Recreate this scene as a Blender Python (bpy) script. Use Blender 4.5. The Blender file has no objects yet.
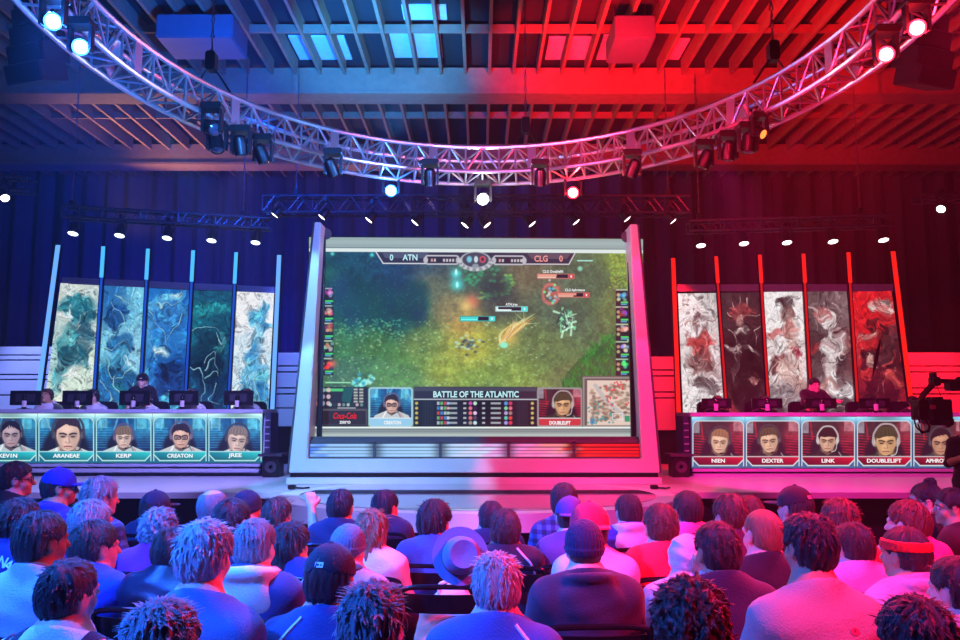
import bpy, bmesh, math, random
import numpy as np
from mathutils import Vector, Matrix
random.seed(7); RNG = np.random.default_rng(11)
PI = math.pi
COL = bpy.context.scene.collection
# ------------------------------------------------------------------ camera
F = 800.0; CAMZ = 1.72; PITCH = math.atan(89 / F)
cp, sp = math.cos(PITCH), math.sin(PITCH)
cam = bpy.data.cameras.new('camera'); cam.sensor_width = 36; cam.lens = F / 960 * 36
cam_o = bpy.data.objects.new('camera', cam); COL.objects.link(cam_o)
cam_o.location = (0, 0, CAMZ); cam_o.rotation_euler = (PI / 2 + PITCH, 0, 0)
cam.clip_start = .05; cam.clip_end = 200
bpy.context.scene.camera = cam_o

def ray(px, py):
    u = (px - 480) / F; v = (320 - py) / F
    return (u, cp - v * sp, sp + v * cp)
def at(px, py, Y):
    d = ray(px, py); t = Y / d[1]
    return Vector((d[0] * t, Y, CAMZ + d[2] * t))
def at_z(px, py, z):
    d = ray(px, py); t = (z - CAMZ) / d[2]
    return Vector((d[0] * t, d[1] * t, z))
def srgb(c):
    c = np.asarray(c, dtype=float)
    return np.where(c <= .04045, c / 12.92, ((c + .055) / 1.055) ** 2.4)
def hexc(h):
    return tuple(int(h[i:i + 2], 16) / 255 for i in (0, 2, 4))

# ------------------------------------------------------------------ materials
MATS = {}
def mat(name, col, rough=.6, metal=0., spec=.5, bump=0., bscale=60., var=.12, vscale=8., sheen=0., coat=0.):
    """principled material with procedural colour variation and bump; col is sRGB 0..1 or hex"""
    if name in MATS: return MATS[name]
    if isinstance(col, str): col = hexc(col)
    lin = srgb(col)
    m = bpy.data.materials.new(name); m.use_nodes = True
    nt = m.node_tree; n = nt.nodes; b = n['Principled BSDF']
    tc = n.new('ShaderNodeTexCoord')
    no = n.new('ShaderNodeTexNoise'); no.inputs['Scale'].default_value = vscale; no.inputs['Detail'].default_value = 3
    nt.links.new(tc.outputs['Object'], no.inputs['Vector'])
    mx = n.new('ShaderNodeMix'); mx.data_type = 'RGBA'
    mx.inputs[6].default_value = (*[max(0, x * (1 - var)) for x in lin], 1)
    mx.inputs[7].default_value = (*[min(1, x * (1 + var)) for x in lin], 1)
    nt.links.new(no.outputs['Fac'], mx.inputs[0]); nt.links.new(mx.outputs[2], b.inputs['Base Color'])
    b.inputs['Roughness'].default_value = rough; b.inputs['Metallic'].default_value = metal
    b.inputs['Specular IOR Level'].default_value = spec
    b.inputs['Sheen Weight'].default_value = sheen; b.inputs['Coat Weight'].default_value = coat
    if bump:
        n2 = n.new('ShaderNodeTexNoise'); n2.inputs['Scale'].default_value = bscale; n2.inputs['Detail'].default_value = 2
        nt.links.new(tc.outputs['Object'], n2.inputs['Vector'])
        bp = n.new('ShaderNodeBump'); bp.inputs['Strength'].default_value = bump; bp.inputs['Distance'].default_value = .01
        nt.links.new(n2.outputs['Fac'], bp.inputs['Height']); nt.links.new(bp.outputs['Normal'], b.inputs['Normal'])
    MATS[name] = m
    return m
def emit(name, col, strength):
    if name in MATS: return MATS[name]
    if isinstance(col, str): col = hexc(col)
    m = bpy.data.materials.new(name); m.use_nodes = True
    nt = m.node_tree; nt.nodes.clear()
    e = nt.nodes.new('ShaderNodeEmission'); o = nt.nodes.new('ShaderNodeOutputMaterial')
    e.inputs['Color'].default_value = (*srgb(col), 1); e.inputs['Strength'].default_value = strength
    nt.links.new(e.outputs[0], o.inputs[0]); MATS[name] = m
    return m
def screen_mat(name, strength=1.0):
    """a lit display: emission from the picture held in the mesh colours, under a slightly glossy face"""
    if name in MATS: return MATS[name]
    m = bpy.data.materials.new(name); m.use_nodes = True
    nt = m.node_tree; b = nt.nodes['Principled BSDF']
    a = nt.nodes.new('ShaderNodeVertexColor'); a.layer_name = 'picture'
    b.inputs['Base Color'].default_value = (.02, .02, .02, 1); b.inputs['Roughness'].default_value = .6
    b.inputs['Specular IOR Level'].default_value = .1
    nt.links.new(a.outputs['Color'], b.inputs['Emission Color']); b.inputs['Emission Strength'].default_value = strength
    MATS[name] = m
    return m

# ------------------------------------------------------------------ objects
def thing(name, label, cat, loc=(0, 0, 0), rot=(0, 0, 0), group=None):
    o = bpy.data.objects.new(name, None); COL.objects.link(o)
    o.empty_display_size = .1
    o.location = loc; o.rotation_euler = rot
    o['label'] = label; o['category'] = cat
    if group: o['group'] = group
    return o
def tag(o, label, cat, group=None):
    o['label'] = label; o['category'] = cat
    if group: o['group'] = group
    return o
def structure(o, label=None):
    o['kind'] = 'structure'
    if label: o['label'] = label
    return o
def children(o):
    return CH.get(o.name, [])
CH = {}
def link(o, parent):
    COL.objects.link(o)
    if parent is not None:
        o.parent = parent; CH.setdefault(parent.name, []).append(o)
    return o
def copy_tree(o, parent=None):
    c = o.copy(); link(c, parent)
    for ch in list(children(o)): copy_tree(ch, c)
    return c
def abs_loc(o):
    v = Vector((0, 0, 0))
    while o is not None: v = v + o.location; o = o.parent
    return v

def np_mesh(name, v, f, smooth=True):
    """mesh from vertex array and quad (n,4) or triangle (n,3) arrays"""
    v = np.asarray(v, dtype=np.float32)
    me = bpy.data.meshes.new(name)
    fs = f if isinstance(f, (list, tuple)) else [f]
    fs = [np.asarray(x, dtype=np.int32) for x in fs if len(x)]
    loops = np.concatenate([x.ravel() for x in fs])
    tot = np.concatenate([np.full(len(x), x.shape[1], dtype=np.int32) for x in fs])
    start = np.concatenate([[0], np.cumsum(tot)[:-1]]).astype(np.int32)
    me.vertices.add(len(v)); me.vertices.foreach_set('co', v.ravel())
    me.loops.add(len(loops)); me.loops.foreach_set('vertex_index', loops)
    me.polygons.add(len(tot)); me.polygons.foreach_set('loop_start', start); me.polygons.foreach_set('loop_total', tot)
    me.update(calc_edges=True)
    me.polygons.foreach_set('use_smooth', np.full(len(tot), smooth))
    me.validate()
    return me
def add_obj(name, me, m, parent=None, loc=None):
    o = bpy.data.objects.new(name, me); link(o, parent)
    if m is not None and not me.materials: me.materials.append(m)
    if loc is not None: o.location = loc
    return o

class MB:
    """collects solids, builds ONE mesh object"""
    def __init__(s): s.v = []; s.f = []
    def _add(s, vs, fs):
        b = len(s.v); s.v += [tuple(x) for x in vs]; s.f += [tuple(b + i for i in q) for q in fs]; return s
    def hexa(s, p):
        """8 corners: bottom 0-3 ccw, top 4-7"""
        return s._add(p, [(3, 2, 1, 0), (4, 5, 6, 7), (0, 1, 5, 4), (1, 2, 6, 5), (2, 3, 7, 6), (3, 0, 4, 7)])
    def box(s, c, d, R=None):
        x, y, z = d[0] / 2, d[1] / 2, d[2] / 2
        p = [Vector(q) for q in ((-x, -y, -z), (x, -y, -z), (x, y, -z), (-x, y, -z), (-x, -y, z), (x, -y, z), (x, y, z), (-x, y, z))]
        if R is not None: p = [R @ q for q in p]
        c = Vector(c); return s.hexa([q + c for q in p])
    def bbox(s, x0, x1, y0, y1, z0, z1):
        return s.box(((x0 + x1) / 2, (y0 + y1) / 2, (z0 + z1) / 2), (abs(x1 - x0), abs(y1 - y0), abs(z1 - z0)))
    def rbox(s, c, d, r=.01, R=None, n=3):
        """box with edges rounded in its XZ outline"""
        x, y, z = d[0] / 2, d[1] / 2, d[2] / 2; r = min(r, x, z)
        o = []
        for (sx, sz, a0) in ((1, 1, 0), (-1, 1, 90), (-1, -1, 180), (1, -1, 270)):
            for k in range(n + 1):
                a = math.radians(a0 + 90 * k / n); o.append((sx * (x - r) + r * math.cos(a), sz * (z - r) + r * math.sin(a)))
        vs = [Vector((a, -y, b)) for a, b in o] + [Vector((a, y, b)) for a, b in o]
        if R is not None: vs = [R @ q for q in vs]
        c = Vector(c); k = len(o)
        fs = [tuple(range(k)), tuple(range(2 * k - 1, k - 1, -1))] + [(i, k + i, k + (i + 1) % k, (i + 1) % k) for i in range(k)]
        return s._add([q + c for q in vs], fs)
    def prism(s, outline, y0, y1):
        """outline of (x,z) extruded from y0 to y1"""
        k = len(outline)
        vs = [(a, y0, b) for a, b in outline] + [(a, y1, b) for a, b in outline]
        fs = [tuple(range(k)), tuple(range(2 * k - 1, k - 1, -1))] + [(i, k + i, k + (i + 1) % k, (i + 1) % k) for i in range(k)]
        return s._add(vs, fs)
    def tube(s, pts, r, n=8, closed=False, r1=None):
        pts = [Vector(p) for p in pts]; k = len(pts)
        rings = []; up = None
        for i, p in enumerate(pts):
            if closed: t = (pts[(i + 1) % k] - pts[i - 1])
            else: t = pts[min(i + 1, k - 1)] - pts[max(i - 1, 0)]
            t.normalize()
            if up is None: up = t.orthogonal().normalized()
            up = (up - t * up.dot(t)).normalized(); w = t.cross(up)
            rr = r if r1 is None else r + (r1 - r) * i / (k - 1)
            rings.append([p + (up * math.cos(2 * PI * j / n) + w * math.sin(2 * PI * j / n)) * rr for j in range(n)])
        vs = [q for g in rings for q in g]; fs = []
        for i in range(k if closed else k - 1):
            a = i * n; b = ((i + 1) % k) * n
            fs += [(a + j, a + (j + 1) % n, b + (j + 1) % n, b + j) for j in range(n)]
        if not closed: fs += [tuple(range(n - 1, -1, -1)), tuple((k - 1) * n + j for j in range(n))]
        return s._add(vs, fs)
    def lathe(s, prof, c=(0, 0, 0), R=None, n=20):
        """profile of (r,z) around z"""
        vs = []; c = Vector(c)
        for r, z in prof:
            for j in range(n):
                q = Vector((max(r, 1e-4) * math.cos(2 * PI * j / n), max(r, 1e-4) * math.sin(2 * PI * j / n), z))
                if R is not None: q = R @ q
                vs.append(q + c)
        fs = [(i * n + j, i * n + (j + 1) % n, (i + 1) * n + (j + 1) % n, (i + 1) * n + j) for i in range(len(prof) - 1) for j in range(n)]
        fs += [tuple(range(n - 1, -1, -1)), tuple((len(prof) - 1) * n + j for j in range(n))]
        return s._add(vs, fs)
    def build(s, name, m, parent=None, local=False, smooth=35, bevel=0):
        off = Vector((0, 0, 0))
        if parent is not None and not local: off = abs_loc(parent)
        me = bpy.data.meshes.new(name)
        me.from_pydata([tuple(Vector(q) - off) for q in s.v], [], s.f)
        bm = bmesh.new(); bm.from_mesh(me); bmesh.ops.recalc_face_normals(bm, faces=bm.faces)
        if bevel: bmesh.ops.bevel(bm, geom=[e for e in bm.edges if e.is_manifold and e.calc_face_angle(0) > .7], offset=bevel, segments=2, affect='EDGES', clamp_overlap=True)
        for e in bm.edges: e.smooth = not (e.is_manifold and e.calc_face_angle(0) > math.radians(smooth))
        for fc in bm.faces: fc.smooth = True
        bm.to_mesh(me); bm.free()
        return add_obj(name, me, m, parent)

def look_rot(d):
    """rotation taking +Z axis to direction d"""
    return Vector((0, 0, 1)).rotation_difference(Vector(d).normalized()).to_matrix()

def text_mesh(txt, size, m, parent, centre, xdir=(1, 0, 0), zdir=(0, 0, 1), bold=.02, depth=.002, name='lettering', shear=0., width=None, spacing=1.0):
    """lettering standing in the plane xdir/zdir, centred on a world point; width: fit to it"""
    cu = bpy.data.curves.new('t', 'FONT'); cu.body = txt; cu.size = size; cu.align_x = 'CENTER'; cu.align_y = 'CENTER'
    cu.offset = bold * size; cu.extrude = depth; cu.shear = shear; cu.resolution_u = 3; cu.space_character = spacing
    o = bpy.data.objects.new('t', cu); COL.objects.link(o)
    dg = bpy.context.evaluated_depsgraph_get(); dg.update()
    me = bpy.data.meshes.new_from_object(o.evaluated_get(dg)); me.name = name
    bpy.data.objects.remove(o); bpy.data.curves.remove(cu)
    v = np.empty(len(me.vertices) * 3, dtype=np.float32); me.vertices.foreach_get('co', v); v = v.reshape(-1, 3)
    mid = (v.min(0) + v.max(0)) / 2; v -= mid
    if width: v[:, 0] *= width / max(1e-6, (v[:, 0].max() - v[:, 0].min()))
    X = np.array(Vector(xdir).normalized()); Z = np.array(Vector(zdir).normalized()); N = np.cross(X, Z)
    off = np.array(abs_loc(parent)) if parent is not None else 0
    w = v[:, :1] * X + v[:, 1:2] * Z + v[:, 2:3] * N + np.array(Vector(centre)) - off
    me.vertices.foreach_set('co', w.astype(np.float32).ravel()); me.materials.clear(); me.update()
    return add_obj(name, me, m, parent)
# ------------------------------------------------------------------ pictures shown on displays and printed banners
class Canvas:
    """a picture painted from shapes; x right, y down, in its own units; k samples per unit"""
    def __init__(s, x0, y0, x1, y1, k, col=(0, 0, 0)):
        s.x0, s.y0, s.x1, s.y1, s.k = x0, y0, x1, y1, k
        s.w = max(2, int(round((x1 - x0) * k))); s.h = max(2, int(round((y1 - y0) * k)))
        s.X, s.Y = np.meshgrid(np.linspace(x0, x1, s.w), np.linspace(y0, y1, s.h))
        s.a = np.ones((s.h, s.w, 3)) * (np.array(col) / 255.)
    def win(s, x0, y0, x1, y1):
        i0 = int(np.clip((x0 - s.x0) / (s.x1 - s.x0) * s.w - 2, 0, s.w)); i1 = int(np.clip((x1 - s.x0) / (s.x1 - s.x0) * s.w + 3, 0, s.w))
        j0 = int(np.clip((y0 - s.y0) / (s.y1 - s.y0) * s.h - 2, 0, s.h)); j1 = int(np.clip((y1 - s.y0) / (s.y1 - s.y0) * s.h + 3, 0, s.h))
        return slice(j0, j1), slice(i0, i1)
    def put(s, w, m, col, a=1.):
        if m.size == 0: return
        m = np.clip(m * a, 0, 1)[..., None]
        s.a[w] = s.a[w] * (1 - m) + (np.array(col) / 255.) * m
    def ell(s, cx, cy, rx, ry, col, a=1., soft=.15, rot=0.):
        R = max(rx, ry) * (1 + soft * 2) + 1; w = s.win(cx - R, cy - R, cx + R, cy + R)
        x = s.X[w] - cx; y = s.Y[w] - cy; c, n = math.cos(rot), math.sin(rot)
        d = np.sqrt(((x * c + y * n) / rx) ** 2 + ((y * c - x * n) / ry) ** 2)
        s.put(w, np.clip((1 + soft - d) / (2 * soft), 0, 1), col, a)
    def glow(s, cx, cy, r, col, a=1.):
        w = s.win(cx - 3 * r, cy - 3 * r, cx + 3 * r, cy + 3 * r)
        s.put(w, np.exp(-((s.X[w] - cx) ** 2 + (s.Y[w] - cy) ** 2) / (r * r)), col, a)
    def rect(s, x0, y0, x1, y1, col, a=1., r=0.):
        w = s.win(x0 - 1, y0 - 1, x1 + 1, y1 + 1)
        qx = np.abs(s.X[w] - (x0 + x1) / 2) - (x1 - x0) / 2 + r; qy = np.abs(s.Y[w] - (y0 + y1) / 2) - (y1 - y0) / 2 + r
        d = np.hypot(np.maximum(qx, 0), np.maximum(qy, 0)) + np.minimum(np.maximum(qx, qy), 0) - r
        s.put(w, np.clip(.5 - d * s.k, 0, 1), col, a)
    def frame(s, x0, y0, x1, y1, t, col, r=0., a=1.):
        w = s.win(x0 - t - 1, y0 - t - 1, x1 + t + 1, y1 + t + 1)
        qx = np.abs(s.X[w] - (x0 + x1) / 2) - (x1 - x0) / 2 + r; qy = np.abs(s.Y[w] - (y0 + y1) / 2) - (y1 - y0) / 2 + r
        d = np.hypot(np.maximum(qx, 0), np.maximum(qy, 0)) + np.minimum(np.maximum(qx, qy), 0) - r
        s.put(w, np.clip(.5 - (np.abs(d) - t / 2) * s.k, 0, 1), col, a)
    def outside(s, x0, y0, x1, y1, r, col):
        qx = np.abs(s.X - (x0 + x1) / 2) - (x1 - x0) / 2 + r; qy = np.abs(s.Y - (y0 + y1) / 2) - (y1 - y0) / 2 + r
        d = np.hypot(np.maximum(qx, 0), np.maximum(qy, 0)) + np.minimum(np.maximum(qx, qy), 0) - r
        s.put((slice(None), slice(None)), np.clip(.5 + d * s.k, 0, 1), col)
    def poly(s, pts, col, a=1.):
        xs = [p[0] for p in pts]; ys = [p[1] for p in pts]
        w = s.win(min(xs), min(ys), max(xs), max(ys)); acc = 0
        for ox in (-.25, .25):
            for oy in (-.25, .25):
                X = s.X[w] + ox / s.k; Y = s.Y[w] + oy / s.k; ins = np.zeros(X.shape, bool)
                for i in range(len(pts)):
                    xa, ya = pts[i - 1]; xb, yb = pts[i]
                    if ya == yb: continue
                    ins ^= ((ya > Y) != (yb > Y)) & (X < (xb - xa) * (Y - ya) / (yb - ya) + xa)
                acc = acc + ins
        s.put(w, acc / 4., col, a)
    def stroke(s, pts, wd, col, a=1., w1=None):
        """tapering brush stroke through the points"""
        if len(pts) > 2: pts = catmull(pts, 6)
        n = len(pts) - 1; w1 = wd if w1 is None else w1; m = max(wd, w1)
        xs = [p[0] for p in pts]; ys = [p[1] for p in pts]
        w = s.win(min(xs) - m, min(ys) - m, max(xs) + m, max(ys) + m); X = s.X[w]; Y = s.Y[w]
        if X.size == 0: return
        best = np.zeros(X.shape)
        for i in range(n):
            (xa, ya), (xb, yb) = pts[i], pts[i + 1]; dx, dy = xb - xa, yb - ya; L = dx * dx + dy * dy + 1e-9
            h = np.clip(((X - xa) * dx + (Y - ya) * dy) / L, 0, 1)
            d = np.hypot(X - xa - h * dx, Y - ya - h * dy); r = (wd + (w1 - wd) * (i + h) / n) / 2
            best = np.maximum(best, np.clip(.5 + (r - d) * s.k, 0, 1))
        s.put(w, best, col, a)
    def tex(s, amp, cell, seed=0, oct=3):
        s.a *= (1 + amp * (fbm(s.h, s.w, cell * s.k, seed, oct) - .5) * 2)[..., None]
    def done(s): return np.clip(s.a, 0, 1)

def catmull(p, n):
    p = [np.array(q, float) for q in p]; p = [2 * p[0] - p[1]] + p + [2 * p[-1] - p[-2]]; o = []
    for i in range(1, len(p) - 2):
        a, b, c, d = p[i - 1:i + 3]
        for k in range(n):
            t = k / n; o.append(tuple(.5 * (2 * b + (c - a) * t + (2 * a - 5 * b + 4 * c - d) * t * t + (3 * b - a - 3 * c + d) * t ** 3)))
    o.append(tuple(p[-2])); return o
def fbm(h, w, cell, seed=0, oct=3):
    r = np.random.default_rng(seed + 5); out = np.zeros((h, w)); tot = 0; amp = 1.
    for o in range(oct):
        c = max(1.2, cell / 2 ** o); gh, gw = int(h / c) + 3, int(w / c) + 3; g = r.random((gh, gw))
        y = np.arange(h) / c; x = np.arange(w) / c; iy = y.astype(int); ix = x.astype(int)
        fy = (y - iy); fx = (x - ix); fy = (fy * fy * (3 - 2 * fy))[:, None]; fx = (fx * fx * (3 - 2 * fx))[None, :]
        A = g[iy][:, ix]; B = g[iy][:, ix + 1]; C_ = g[iy + 1][:, ix]; D = g[iy + 1][:, ix + 1]
        out += amp * ((A * (1 - fx) + B * fx) * (1 - fy) + (C_ * (1 - fx) + D * fx) * fy); tot += amp; amp *= .55
    return out / tot
def rbf(cv, pts, p=1.5):
    """background blended from colour spots (x, y, radius, colour)"""
    W = 0; A = 0
    for x, y, r, c in pts:
        k = (1 + 1.6 * ((cv.X - x) ** 2 + (cv.Y - y) ** 2) / (r * r)) ** -2.6
        W = W + k; A = A + k[..., None] * (np.array(c) / 255.)
    cv.a = A / W[..., None]

def picture(name, img, TL, TR, BL, BR, m, parent):
    """display or print surface: a fine grid whose colours hold the picture"""
    h, w, _ = img.shape; off = np.array(abs_loc(parent)) if parent is not None else 0
    u = np.linspace(0, 1, w)[None, :, None]; v = np.linspace(0, 1, h)[:, None, None]
    TL, TR, BL, BR = [np.array(q) for q in (TL, TR, BL, BR)]
    P = ((TL * (1 - u) + TR * u) * (1 - v) + (BL * (1 - u) + BR * u) * v - off).reshape(-1, 3)
    i = np.arange(h * w).reshape(h, w)
    f = np.stack([i[1:, :-1], i[1:, 1:], i[:-1, 1:], i[:-1, :-1]], -1).reshape(-1, 4)
    me = np_mesh(name, P, f, False)
    ca = me.color_attributes.new('picture', 'FLOAT_COLOR', 'POINT')
    rgba = np.ones((h * w, 4), dtype=np.float32); rgba[:, :3] = srgb(img.reshape(-1, 3))
    ca.data.foreach_set('color', rgba.ravel())
    return add_obj(name, me, m, parent)

# ---- a webcam picture of a player: face, headset, shoulders in front of a dark or lit set
def portrait(cv, x0, y0, x1, y1, hx, hy, hw, hair=(35, 25, 30), skin=(225, 185, 170), top=(190, 190, 190), team='b', glasses=False,
             tilt=0., fringe=.35, phones=(40, 40, 50), turn=0., seed=1, big=False, mic=True):
    r = np.random.default_rng(seed); W = x1 - x0; H = y1 - y0
    sub = Canvas(x0, y0, x1, y1, cv.k, (20, 40, 70) if team == 'b' else (45, 30, 35))
    if team == 'b':
        rbf(sub, [(x0 + W * .1, y0 + H * .2, W * .3, (30, 130, 180)), (x0 + W * .5, y0, W * .35, (15, 70, 130)), (x0 + W * .9, y0 + H * .2, W * .3, (50, 150, 190)),
                  (x0, y1, W * .4, (20, 60, 110)), (x1, y1, W * .4, (15, 50, 95))])
        for k in range(9):
            yy = y0 + H * (.3 + .07 * k); sub.stroke([(x0, yy), (x0 + W * .27, yy + r.normal() * .3)], .7, (90, 190, 230), .6)
            sub.stroke([(x1 - W * .25, yy), (x1, yy)], .7, (60, 150, 210), .5)
        for k in range(7):
            x = x0 + W * r.random(); sub.stroke([(x, y0), (x + r.normal() * 3, y0 + H * .35)], .5 + r.random() * 2, (r.integers(60, 200), 210, 235), .5)
        sub.rect(x0 + W * .74, y0, x0 + W * .92, y0 + H * .33, (110, 215, 235), .6); sub.rect(x0 + W * .03, y0 + H * .03, x0 + W * .2, y0 + H * .3, (150, 225, 240), .5)
    else:
        rbf(sub, [(x0 + W * .1, y0 + H * .2, W * .3, (60, 45, 50)), (x0 + W * .5, y0, W * .3, (50, 40, 40)), (x1, y0 + H * .2, W * .3, (150, 60, 70)),
                  (x0, y1, W * .4, (50, 25, 35)), (x1, y1, W * .4, (90, 25, 40))])
        for k in range(8):
            yy = y0 + H * (.4 + .075 * k); sub.stroke([(x0, yy), (x0 + W * .25, yy + 1)], .9, (200, 40, 60), .75)
            sub.stroke([(x1 - W * .25, yy), (x1, yy + 1)], .9, (200, 40, 60), .75)
        sub.rect(x0 + W * .8, y0, x1, y0 + H * .28, (210, 160, 170), .55); sub.rect(x0, y0, x0 + W * .13, y0 + H * .33, (190, 190, 205), .6)
        sub.stroke([(x0 + W * .16, y0), (x0 + W * .2, y0 + H * .5)], 1.5, (190, 40, 50), .8)
    sub.tex(.25, 4, seed)
    S = hw * 1.32; hy = hy + S * .02; dark = tuple(int(c * .72) for c in skin); deep = tuple(int(c * .48) for c in skin)
    sub.ell(hx - S * .1, hy + S * .75, S * 1.0, S * 1.1, (22, 25, 35), .95, .1)             # chair back
    sub.poly([(hx - S * 1.75, y1 + 3), (hx - S * 1.35, hy + S * .9), (hx - S * .4, hy + S * .52), (hx + S * .4, hy + S * .52), (hx + S * 1.35, hy + S * .9), (hx + S * 1.75, y1 + 3)], top)
    tl = tuple(min(255, int(c * 1.25 + 8)) for c in top); td = tuple(int(c * .6) for c in top)
    sub.stroke([(hx - S * .45, hy + S * .6), (hx - S * .95, hy + S * 1.5)], S * .12, tl, .7); sub.stroke([(hx + S * .5, hy + S * .6), (hx + S * .95, hy + S * 1.5)], S * .12, td, .7)
    sub.stroke([(hx + S * .7, hy + S * .75), (hx + S * 1.15, hy + S * 1.4)], S * .07, (190, 90, 90) if team == 'b' else (200, 200, 210), .6)
    sub.poly([(hx - S * .28, hy + S * .2), (hx + S * .28, hy + S * .2), (hx + S * .36, hy + S * .72), (hx, hy + S * .95), (hx - S * .36, hy + S * .72)], deep)
    c, n = math.cos(tilt), math.sin(tilt)
    def q(x, y): return (hx + (x * c - y * n) * S, hy + (x * n + y * c) * S)
    sub.ell(*q(0, -.14), S * .55, S * .6, hair, 1, .06, tilt)
    for sx in (-1, 1):
        sub.ell(*q(sx * .56, .02), S * .16, S * .25, phones, 1, .1, tilt); sub.ell(*q(sx * .6, .02), S * .08, S * .16, tuple(min(255, p + 60) for p in phones), .7, .2, tilt)
    sub.ell(*q(0, .02), S * .5, S * .6, skin, 1, .05, tilt); sub.ell(*q(0, .3), S * .4, S * .4, skin, 1, .06, tilt)
    sub.ell(*q(.3 + turn * .1, .1), S * .22, S * .5, dark, .55, .5, tilt); sub.ell(*q(-.36, .2), S * .14, S * .35, dark, .45, .5, tilt)
    sub.ell(*q(0, -.22), S * .3, S * .12, tuple(min(255, x + 18) for x in skin), .6, .5, tilt)
    hp = [q(-.5, .08), q(-.47, -.18), q(-.36, -.36 + fringe * .3), q(-.14, -.46 + fringe * .5), q(.12, -.42 + fringe * .36), q(.34, -.4 + fringe * .3), q(.47, -.2), q(.5, .08), q(.56, -.2), q(.49, -.54), q(.3, -.72), q(.02, -.77), q(-.28, -.71), q(-.5, -.5), q(-.56, -.18)]
    hp[2:6] = [(x + r.normal() * S * .05, y + r.normal() * S * .05) for x, y in hp[2:6]]
    sub.poly(hp, hair)
    for k in range(9):                                                                     # loose locks over the forehead
        u = -.38 + .76 * k / 8 + r.normal() * .03; e = -.44 + fringe * .42 * (1 - abs(u)) + r.normal() * .05
        sub.stroke([q(u * .9, -.6), q(u + .03, -.5), q(u + .07 * (1 if turn >= 0 else -1), e)], S * .13, hair, 1, S * .02)
    hl = tuple(min(255, int(x * 1.7 + 14)) for x in hair)
    for k in range(14):
        a = -1.2 + 2.4 * k / 13
        sub.stroke([q(math.sin(a) * .3, -.72), q(math.sin(a) * .55, -.48), q(math.sin(a) * .5, -.5 + fringe * .34 * math.cos(a))], S * .05, hl if k % 2 else tuple(int(x * .6) for x in hair), .2)
    for sx in (-1, 1):
        e = sx * .21 + turn * .1
        sub.ell(*q(e, .06), S * .17, S * .1, dark, .8, .4, tilt)
        sub.stroke([q(e - .14, -.01 + .02 * sx), q(e, -.04), q(e + .14, -.01 - .02 * sx)], S * .07, tuple(int(x * .8) for x in hair), .9)
        sub.ell(*q(e, .1), S * .1, S * .035, (60, 40, 40), .9, .3, tilt)
        if glasses: sub.frame(hx + e * S - S * .17, hy + .08 * S - S * .1, hx + e * S + S * .17, hy + .08 * S + S * .11, S * .055, (20, 18, 22), S * .05)
    if glasses: sub.stroke([q(-.06, .05), q(.06, .05)], S * .06, (20, 18, 22))
    t = turn * .14
    sub.stroke([q(.03 + t, .05), q(.06 + t, .3)], S * .06, dark, .8); sub.ell(*q(t, .33), S * .12, S * .06, dark, .8, .4, tilt); sub.ell(*q(-.02 + t, .3), S * .05, S * .05, tuple(min(255, x + 15) for x in skin), .7, .4)
    sub.stroke([q(-.16 + t, .52), q(t, .5), q(.16 + t, .52)], S * .06, (150, 80, 80), .9); sub.ell(*q(t, .6), S * .13, S * .04, dark, .6, .4)
    for sx in (-1, 1): sub.ell(*q(sx * .3, .58), S * .12, S * .14, dark, .5, .6)
    sub.stroke([q(-.66, .05), q(-.6, -.42), q(-.3, -.8), q(.05, -.88), q(.38, -.78), q(.63, -.4), q(.68, .05)], S * .1, tuple(min(255, p + 25) for p in phones), .95)
    if mic: sub.stroke([q(.6, .2), q(.5, .62), q(.2, .74)], S * .05, (190, 195, 200) if sum(phones) > 300 else (25, 25, 30)); sub.ell(*q(.14, .73), S * .09, S * .055, (25, 25, 28), 1, .2)
    w = cv.win(x0 + 3 / cv.k, y0 + 3 / cv.k, x1 - 3 / cv.k, y1 - 3 / cv.k)
    xi = np.clip(((cv.X[0, w[1]] - x0) / W * (sub.w - 1)).round().astype(int), 0, sub.w - 1); yi = np.clip(((cv.Y[w[0], 0] - y0) / H * (sub.h - 1)).round().astype(int), 0, sub.h - 1)
    cv.a[w] = sub.a[yi][:, xi]

PLAYERS = {  # head x, y, half width in photo pixels, looks
    'L0': dict(hx=11, hy=434, hw=13.5, hair=(25, 25, 40), skin=(190, 165, 175), top=(185, 200, 205), fringe=.2, seed=3),
    'L1': dict(hx=68, hy=434, hw=18, hair=(50, 40, 50), skin=(240, 200, 180), top=(205, 215, 215), fringe=.15, seed=4),
    'L2': dict(hx=123.5, hy=437, hw=11.5, hair=(120, 100, 85), skin=(235, 205, 190), top=(195, 210, 210), fringe=.8, seed=5, phones=(70, 60, 90)),
    'L3': dict(hx=181, hy=436, hw=12.5, hair=(40, 32, 38), skin=(235, 190, 170), top=(200, 205, 205), glasses=True, fringe=.25, seed=6, phones=(80, 70, 100)),
    'L4': dict(hx=237, hy=439, hw=13.5, hair=(130, 115, 110), skin=(230, 200, 190), top=(195, 205, 205), tilt=.12, fringe=.5, seed=7, turn=.6),
    'R0': dict(hx=719.5, hy=441, hw=12.5, hair=(150, 105, 75), skin=(240, 195, 165), top=(32, 30, 32), team='r', fringe=.35, seed=8, tilt=.05),
    'R1': dict(hx=769, hy=440, hw=13, hair=(85, 70, 50), skin=(235, 190, 160), top=(35, 33, 36), team='r', fringe=.3, seed=9, tilt=-.08),
    'R2': dict(hx=827.5, hy=440, hw=12, hair=(30, 30, 25), skin=(225, 180, 150), top=(32, 34, 36), team='r', fringe=.5, seed=10, phones=(170, 165, 165)),
    'R3': dict(hx=886, hy=441, hw=15, hair=(65, 65, 40), skin=(230, 180, 130), top=(35, 45, 35), team='r', fringe=.5, seed=11, phones=(150, 140, 140)),
    'R4': dict(hx=941, hy=442, hw=13.5, hair=(30, 25, 28), skin=(205, 150, 120), top=(45, 50, 55), team='r', fringe=.1, seed=12),
}

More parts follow.
